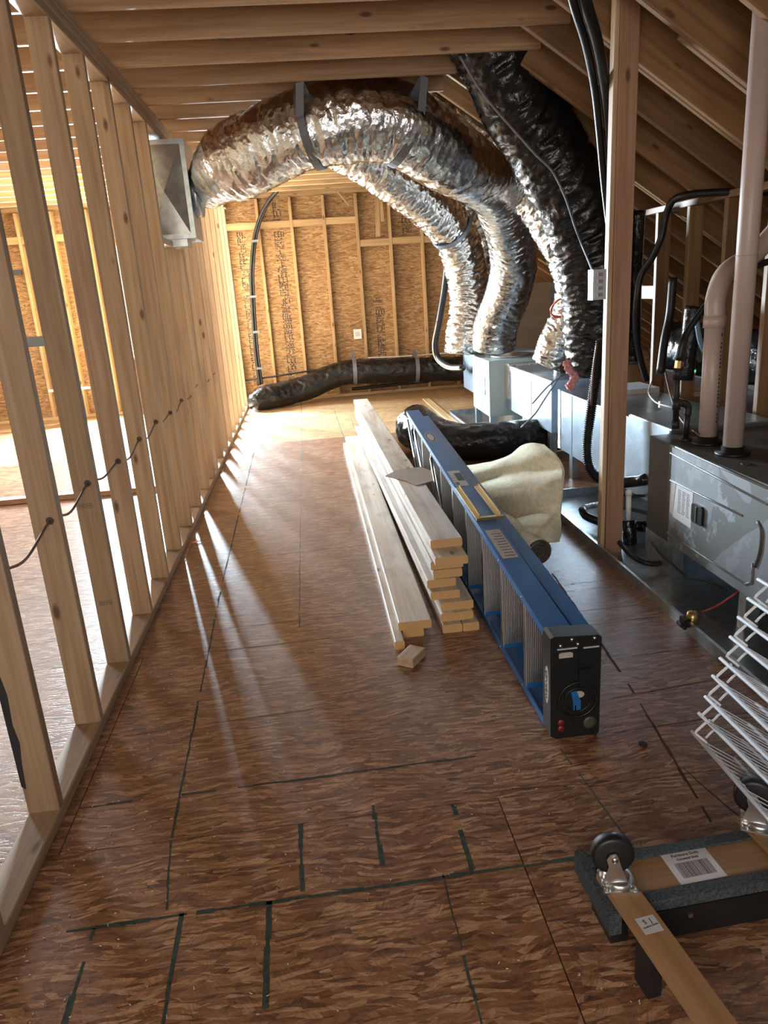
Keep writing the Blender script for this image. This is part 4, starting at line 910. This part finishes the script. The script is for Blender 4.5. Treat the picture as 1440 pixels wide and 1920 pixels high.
ov = oval(.110, .030, 0, .0005, 'label_tan', 'oval_badge', fr); o2 = oval(.098, .026, .0005, .0009, 'ink', 'badge_field', ov); oval(.075, .018, .0009, .0013, 'label_tan', 'badge_field', ov)
text('badge_word', '250', .022, 'ink', mw @ Matrix.Translation((0, 0, .0014)) @ Matrix.Rotation(-math.pi/2, 4, 'Z'), ov) if False else None
# brass spreader hinge on top of the rail
hy = 2.98; a = rl(hy)
m = MB(); m.box((-.010, -.062, 0), (.010, .058, .012)); hg = m.build('hinge_plate', 'brass', ld, mw=frame(a+Vector((.018, 0, .001)), sl_, (-1, 0, 0)))
for xo in (-.050, .042):
    q = a+Vector((.018+xo, 0, .008)); e_ = q+sl_*.36+Vector((-.012, 0, .012))
    m = MB(); u = (e_-q).length; m.box((0, -.011, 0), (u, .011, .006)); m.box((0, -.011, .006), (u, -.008, .016)); m.build('hinge_arm', 'brass', ld, mw=frame(q, e_-q, (-1, 0, 0)))
for yy in (2.3, 2.6, 3.2, 3.5, 3.8, 4.1): 
    MB().lathe((lx(yy)-.0002, yy, ztop(yy)-.015), (-1, 0, 0), [(0, .005), (.002, .004)], 8).build('rivet', 'steel', fr, True)
    MB().lathe((lx(yy)-.0002, yy, .018), (-1, 0, 0), [(0, .005), (.002, .004)], 8).build('rivet', 'steel', ld, True)

# ================================================================== ROLLED RUG
rg = empty('rug', (1.1, 3.5, 0), 'cream backed rug, half unrolled and slumped behind the blue ladder', 'rug')
rows = [
 [(925, 1055, 3.95), (965, 1035, 3.72), (1000, 1016, 3.52), (1028, 1018, 3.46), (1046, 1016, 3.50)],
 [(905, 1005, 4.05), (952, 1000, 3.82), (1000, 992, 3.56), (1030, 990, 3.50), (1049, 998, 3.54)],
 [(885, 970, 4.22), (935, 965, 4.02), (985, 960, 3.80), (1027, 955, 3.66), (1053, 950, 3.60)],
 [(868, 942, 4.26), (915, 932, 4.05), (970, 920, 3.84), (1020, 915, 3.66), (1057, 908, 3.62)],
 [(852, 918, 4.50), (905, 904, 4.32), (960, 893, 4.10), (1015, 886, 3.90), (1058, 880, 3.74)],
 [(842, 894, 4.56), (895, 884, 4.38), (955, 868, 4.18), (1003, 852, 3.96), (1046, 856, 3.82)],
 [(838, 882, 4.80), (890, 874, 4.70), (946, 862, 4.46), (985, 836, 4.24), (1022, 838, 4.02)],
 [(865, 884, 5.00), (905, 872, 4.95), (950, 866, 4.85), (995, 852, 4.66), (1030, 850, 4.44)]]
G0 = [[PY(*p) for p in r] for r in rows]
def cr(a, b, c, d, t): return 0.5*((2*b)+(c-a)*t+(2*a-5*b+4*c-d)*t*t+(3*b-a-3*c+d)*t**3)
def dens(l, n):
    P_ = [2*l[0]-l[1]]+l+[2*l[-1]-l[-2]]; o = []
    for i in range(1, len(P_)-2):
        for j in range(n): o.append(cr(P_[i-1], P_[i], P_[i+1], P_[i+2], j/n))
    o.append(l[-1]); return o
G1 = [dens(r, 10) for r in G0]; G2 = list(zip(*[dens(list(c_), 8) for c_ in zip(*G1)]))
m = MB(); nr, nc = len(G2), len(G2[0])
for r in G2:
    for p in r:
        q = p+Vector((0, .006*noise.noise(p*9), .006*noise.noise(p*7+Vector((3, 3, 3))))); q.z = max(q.z, .004); m.v.append(q)
for i in range(nr-1):
    for j in range(nc-1): m.f.append((i*nc+j, i*nc+j+1, (i+1)*nc+j+1, (i+1)*nc+j))
sheet = m.build('backing', 'felt', rg, True); sm = sheet.modifiers.new('s', 'SOLIDIFY'); sm.thickness = .012; sm.offset = 1
m = MB(); a0 = PY(1012, 1037, 3.42); a0.z = max(a0.z, .074); b0 = Vector((.97, 4.5, .08)); ax = b0-a0; pts = []
for j in range(0, 130):
    a = j*.165; r = .014+.056*(j/130); pts.append((r*math.cos(a), r*math.sin(a)))
xd = Vector((1, .15, 0)).normalized()
for j, (u, v) in enumerate(pts):
    rr = math.hypot(u, v); k_ = (rr-.006)/rr
    for s_ in (0, 1):
        m.v.append(a0+ax*s_+xd*u+UP*v); m.v.append(a0+ax*s_+xd*u*k_+UP*v*k_)
for j in range(len(pts)-1):
    b = j*4; c_ = b+4; m.f += [(b, c_, c_+2, b+2), (b+1, b+3, c_+3, c_+1), (b, b+1, c_+1, c_)]
m.build('roll', 'rug_pile', rg, True)
m = MB(); m.v = []
for j, (u, v) in enumerate(pts[85:]):
    rr = math.hypot(u, v); k_ = (rr+.003)/rr
    for s_ in (0.003, 1): m.v.append(a0+ax*s_+xd*u*k_+UP*v*k_)
for j in range(len(pts[85:])-1): m.f.append((j*2, j*2+2, j*2+3, j*2+1))
m.build('roll_backing', 'felt', rg, True)
un = MB(); un.box((1.0, 4.45, .001), (1.36, 5.35, .008)); tag(un.build('cardboard_sheet', 'cardboard'), 'brown cardboard sheet on the floor behind the rug, below the trunk', 'cardboard')

# ================================================================== DOLLY (upside down) and WIRE SHELVES
dl = empty('furniture_dolly', (.60, 1.2, 0), 'upside down wooden furniture dolly with grey carpeted rails and castors', 'dolly')
ang = math.atan2(.04, 1)
def DM(x, y, z=0): return Matrix.Translation((x, y, z)) @ Matrix.Rotation(.045, 4, 'Z')
def dbox(name, mat, lo, hi, par=dl, o=(.60, 1.233), rot=.045):
    mw = Matrix.Translation((o[0], o[1], 0)) @ Matrix.Rotation(rot, 4, 'Z'); m = MB(); m.box(lo, hi); return m.build(name, mat, par, mw=mw)
# cross rails: plywood face with carpet turned over both edges, black rubber cushion beneath
cr1 = dbox('cross_rail', 'dolly_wood', (.0, .018, .052), (.50, .115, .100))
dbox('carpet_strip', 'carpet_grey', (-.055, .1155, .050), (.50, .142, .106), cr1); dbox('carpet_strip', 'carpet_grey', (.02, -.010, .078), (.50, .0175, .106), cr1)
dbox('rubber_cushion', 'black_rubber', (.02, -.012, .0), (.50, .0165, .077), cr1)
dbox('rubber_cushion', 'black_rubber', (-.04, .10, .0), (.50, .140, .0495), cr1)
dbox('rail_bolt', 'steel', (.112, -.017, .050), (.122, -.0122, .060), cr1)
dbox('carpet_pad', 'carpet_grey', (-.072, -.020, .045), (-.045, .175, .100)); dbox('rubber_foot', 'black_rubber', (-.060, .0, .0), (-.02, .10, .0495))
# long slats, yawed
def slat_M(o, rot): return Matrix.Translation((*o, 0)) @ Matrix.Rotation(rot, 4, 'Z')
RS = math.atan2(-.037, -.30)  # direction of -y side
mwS = frame(Vector((.5355, 1.305, .1065)), (.037, -.300, 0), (1, .12, 0))
m = MB(); m.box((0, 0, 0), (.62, .066, .016)); sl1 = m.build('slat', 'dolly_wood', dl, mw=mwS)
mwS2 = frame(Vector((.935, 1.42, .1065)), (.030, -.300, 0), (1, .1, 0)); m = MB(); m.box((0, 0, 0), (.42, .066, .016)); sl2 = m.build('slat', 'dolly_wood', dl, mw=mwS2)
m = MB(); m.box((.165, .000, -.1065), (.215, .030, 0)); m.build('rubber_foot', 'black_rubber', dl, mw=mwS)
m = MB(); m.box((.50, .000, -.1065), (.56, .060, 0)); m.build('rubber_foot', 'black_rubber', dl, mw=mwS)
m = MB(); m.box((.135, .014, .0161), (.176, .056, .0166)); l_ = m.build('maker_label', 'paper', sl1, mw=mwS)
# label text is laid out as read in the photograph
lm = mwS @ Matrix.Translation((.148, .035, .0167)) @ Matrix.Rotation(math.radians(96), 4, 'Z')
text('label_text', 'S  J', .015, 'ink', lm, sl1); text('label_text', 'MADE IN CHINA', .0046, 'ink', mwS @ Matrix.Translation((.160, .036, .0167)) @ Matrix.Rotation(math.radians(96), 4, 'Z'), sl1)
mwB = frame(Vector((.715, 1.262, .1003)), (1, .06, 0), (-.08, 1, 0))
m = MB(); m.box((0, 0, 0), (.112, .092, .0005)); l3 = m.build('barcode_label', 'paper', cr1, mw=mwB)
m = MB(); xx = .016; rb = random.Random(4)
while xx < .096:
    w_ = rb.choice((.0008, .0014, .0022)); m.box((xx, .016, .0006), (xx+w_, .060, .0009)); xx += w_+rb.choice((.0009, .0014, .002))
m.build('barcode', 'ink', l3, mw=mwB)
text('label_text', 'Furniture Dolly', .011, 'ink', mwB @ Matrix.Translation((.056, .082, .0007)), l3); text('label_text', 'Carpeted Ends', .009, 'ink', mwB @ Matrix.Translation((.056, .070, .0007)), l3)
text('label_text', '4 21450 36274', .007, 'ink', mwB @ Matrix.Translation((.056, .009, .0007)), l3) if False else None
def caster(o, rotz, par):
    """castor standing on its plate, wheel up"""
    mw = Matrix.Translation(o) @ Matrix.Rotation(rotz, 4, 'Z') @ Matrix.Scale(1.22, 4)
    pl = MB(); pl.box((-.032, -.028, 0), (.032, .028, .003)); plate = pl.build('castor_plate', 'steel', par, mw=mw)
    m = MB(); m.lathe((0, 0, .003), (0, 0, 1), [(0, .027), (.006, .029), (.012, .026), (.014, .018)], 24); m.build('swivel', 'steel', plate, True, mw=mw)
    m = MB()
    for s in (-1, 1):
        k = len(m.v); pr = [(-.024, .010), (.024, .010), (.012, .050), (.012+.004, .066), (.010, .076), (0, .078), (-.004, .070), (-.010, .050)]
        pr = [(a+.010, b) for a, b in pr]; m.prism([(a, b) for a, b in pr], 1, s*.0165-.0012, s*.0165+.0012)
    fk = m.build('fork', 'steel', plate, mw=mw)
    m = MB(); c_ = (.012, 0, .066); m.lathe((c_[0], -.0125, c_[2]), (0, 1, 0), [(0, .030), (.001, .034), (.0035, .0375), (.0215, .0375), (.024, .034), (.025, .030)], 36); wh = m.build('wheel', 'black_rubber', plate, True, mw=mw)
    for s in (-1, 1):
        m = MB(); m.lathe((c_[0], s*.0125, c_[2]), (0, s, 0), [(0, .024), (.0008, .022), (.0008, .012), (.002, .010)], 24); m.build('hub_cover', 'black_plastic', wh, True, mw=mw) if False else None
    m = MB(); m.cyl((c_[0], -.021, c_[2]), (c_[0], .021, c_[2]), .006, 10); m.build('axle', 'steel', plate, True, mw=mw)
    for (a, b) in ((-.025, -.022), (.025, -.022), (.025, .022), (-.025, .022)):
        m = MB(); m.cyl((a, b, .003), (a, b, .014), .0035, 8); m.lathe((a, b, .003), (0, 0, 1), [(0, .0062), (.005, .0062)], 6); m.build('bolt', 'steel', plate, mw=mw)
q = mwS @ Vector((.036, .033, .016)); caster((q.x, q.y, q.z+.0002), math.radians(172), dl)
q = mwS2 @ Vector((.040, .03, .016)); caster((q.x, q.y, q.z+.0002), math.radians(150), dl)

GS = 'white wire closet shelves in the leaning stack'
ordn = ['lowest white wire shelf, resting near the floor in the stack', 'second white wire shelf from the floor', 'third white wire shelf from the floor', 'fourth white wire shelf from the floor', 'fifth white wire shelf, at the middle of the stack',
 'fourth white wire shelf from the top', 'third white wire shelf from the top', 'second white wire shelf from the top', 'topmost white wire shelf, in front of the furnace']
tips = [(1297, 1371), (1310, 1337), (1322, 1306), (1336, 1267), (1350, 1234), (1369, 1194), (1384, 1157), (1402, 1122), (1421, 1086)]
SY = 1.60
for i, (tx, ty) in enumerate(tips):
    p0 = PY(tx, ty, SY); o_ = Vector(p0)
    root = empty('wire_shelf', o_, ordn[i], 'wire shelf', GS)
    Lr = 1.15; yaw = Vector((random.uniform(-.01, .03), -1, random.uniform(-.01, .015))).normalized()
    depth = .24; acr = Vector((.80, .01, -.58+.0*i)).normalized()
    MB().cyl(o_, o_+yaw*Lr, .0045, 8).build('front_rod', 'wire_white', root, True)
    st_ = o_+yaw*.040
    lipv = Vector((.020, 0, .022))
    MB().cyl(st_+acr*.022, st_+acr*.022+yaw*(Lr-.045), .0036, 8).build('lip_rod', 'wire_white', root, True)
    for f_ in (.55, 1.0): MB().cyl(o_+acr*depth*f_+yaw*.03, o_+acr*depth*f_+yaw*Lr, .0036, 8).build('back_rod' if f_ == 1 else 'middle_rod', 'wire_white', root, True)
    m = MB()
    for k in range(40):
        a = o_+yaw*(.045+k*.0275)+Vector((.001, 0, .0035)); m.cyl(a, a+acr*depth, .0016, 5)
    tag(m.build('cross_wires', 'wire_white', root), kind='stuff')
    h0 = st_
    if i > 0:
        pth = [h0+Vector((.008, 0, .004)), h0+Vector((-.006, 0, -.006)), h0+Vector((-.026, 0, -.024)), h0+Vector((-.030, 0, -.030)), h0+Vector((-.026, -.004, -.034)), h0+Vector((-.012, -.012, -.046)), h0+Vector((-.006, -.016, -.052))]
        MB().tube(pth, .0034, 8).build('end_hook', 'wire_white', root, True)
        MB().tube([h0+Vector((.022, -.01, -.016)), h0+Vector((.008, -.01, -.026)), h0+Vector((-.008, -.012, -.040))], .0028, 8).build('end_hook', 'wire_white', root, True)

# ================================================================== CABLE THROUGH THE STUDS, FAR LEFT ITEMS, DEBRIS
cp_ = []
ysd = [.98]+stud_y[1:]+[5.86, 6.30, 6.76, 7.2]
for i, y in enumerate(ysd):
    zz = .775+.012*math.sin(i*2.1); cp_.append(Vector((-.862, y+.019, zz)))
    if i < len(ysd)-1: y2 = (y+ysd[i+1])/2; cp_.append(Vector((-.868, y2, zz-.035)))
run('electric_cable', cp_, .0045, 'cable_brown', 'thin brown cable threaded through holes bored in the partition studs', 'cable', n=8)
for i, y in enumerate(ysd):
    zz = .775+.012*math.sin(i*2.1); MB().lathe((-.862, y-.0002, zz), (0, -1, 0), [(0, .013), (.0008, .013)], 14).build('bored_hole', 'ink_soft', wl)
# black stand in the left room
fl_ = empty('floor_stand', (-2.5, 9.6, 0), 'black equipment stand on the floor of the left room in front of the far wall', 'stand')
c0 = PY(92, 640, 9.75)
MB().tube(spline([Vector((c0.x-.12, 9.8, 1.02)), Vector((c0.x, 9.75, c0.z)), Vector((c0.x+.12, 9.72, .55)), Vector((c0.x+.16, 9.72, .30))], .03), .045, 14).build('upright', 'black_plastic', fl_, True)
for dx in (-.06, .06):
    MB().box((c0.x+.16+dx-.05, 9.60, .02), (c0.x+.16+dx+.045, 9.80, .34)).build('foot_block', 'black_plastic', fl_)
MB().box((c0.x-.28, 9.70, .98), (c0.x+.02, 9.80, 1.10)).build('head', 'black_plastic', fl_)
MB().box((c0.x-.10, 9.68, .42), (c0.x+.40, 9.70, .45)).build('cross_bar', 'switch_grey', fl_)
bb = PY(12, 512, 10.1); o = MB().box((bb.x, 10.05, bb.z-.035), (bb.x+.19, 10.11, bb.z+.03)).build('wall_bracket', 'black_plastic'); tag(o, 'black bracket fixed to the far wall stud of the left room', 'bracket')
ou = empty('wall_plate', (.73, 10.1, .7), 'small white outlet plate on the stud of the far wall', 'outlet'); a = PY(664, 636, 10.15); b = PY(677, 617, 10.15)
MB().box((a.x, 10.146, a.z), (b.x, 10.159, b.z)).build('plate', 'window_frame', ou); MB().box((a.x+.02, 10.1445, (a.z+b.z)/2-.03), (b.x-.02, 10.1459, (a.z+b.z)/2+.03)).build('socket_face', 'paper', ou)
sc_ = MB(); p = PZ(368, 1017, .002); 
sc_.v = [p+Vector(q) for q in ((-.03, 0, 0), (0, .02, .006), (.035, .005, .002), (.02, -.015, .008), (-.01, -.012, 0))]; sc_.f = [(0, 1, 2, 3, 4)]
so = sc_.build('plastic_scrap', 'pink_fluff'); so.modifiers.new('s', 'SOLIDIFY').thickness = .002; tag(so, 'pink plastic scrap on the floor beside the stud wall', 'scrap')
dbr = MB(); p = PZ(1205, 1398, .0); dbr.lathe((p.x, p.y, .0005), (.3, 0, 1), [(0, .012), (.006, .014), (.012, .006)], 7); tag(dbr.build('debris_lump', 'ink'), 'small black lump on the bare floor right of the ladder cap', 'debris')
rc = random.Random(5); m = MB()
for i in range(420):
    if i < 300: x = rc.uniform(-.80, .62); y = 1.0+4.2*rc.random()**1.6
    else: x = -.78+.35*rc.random()**2; y = rc.uniform(1.2, 3.2)
    if x > .2 and y > 2.4: continue
    l = rc.uniform(.001, .0038); a = rc.uniform(0, 6.3); wq = rc.uniform(.0005, .0011)
    m.box((-l, -wq, .0008), (l, wq, .0022), Matrix.Translation((x, y, 0)) @ Matrix.Rotation(a, 4, 'Z'))
tag(m.build('wood_chips', 'wood_chip', org=(0, 2, 0)), 'pale sawdust chips scattered over the near floor', 'sawdust', kind='stuff')
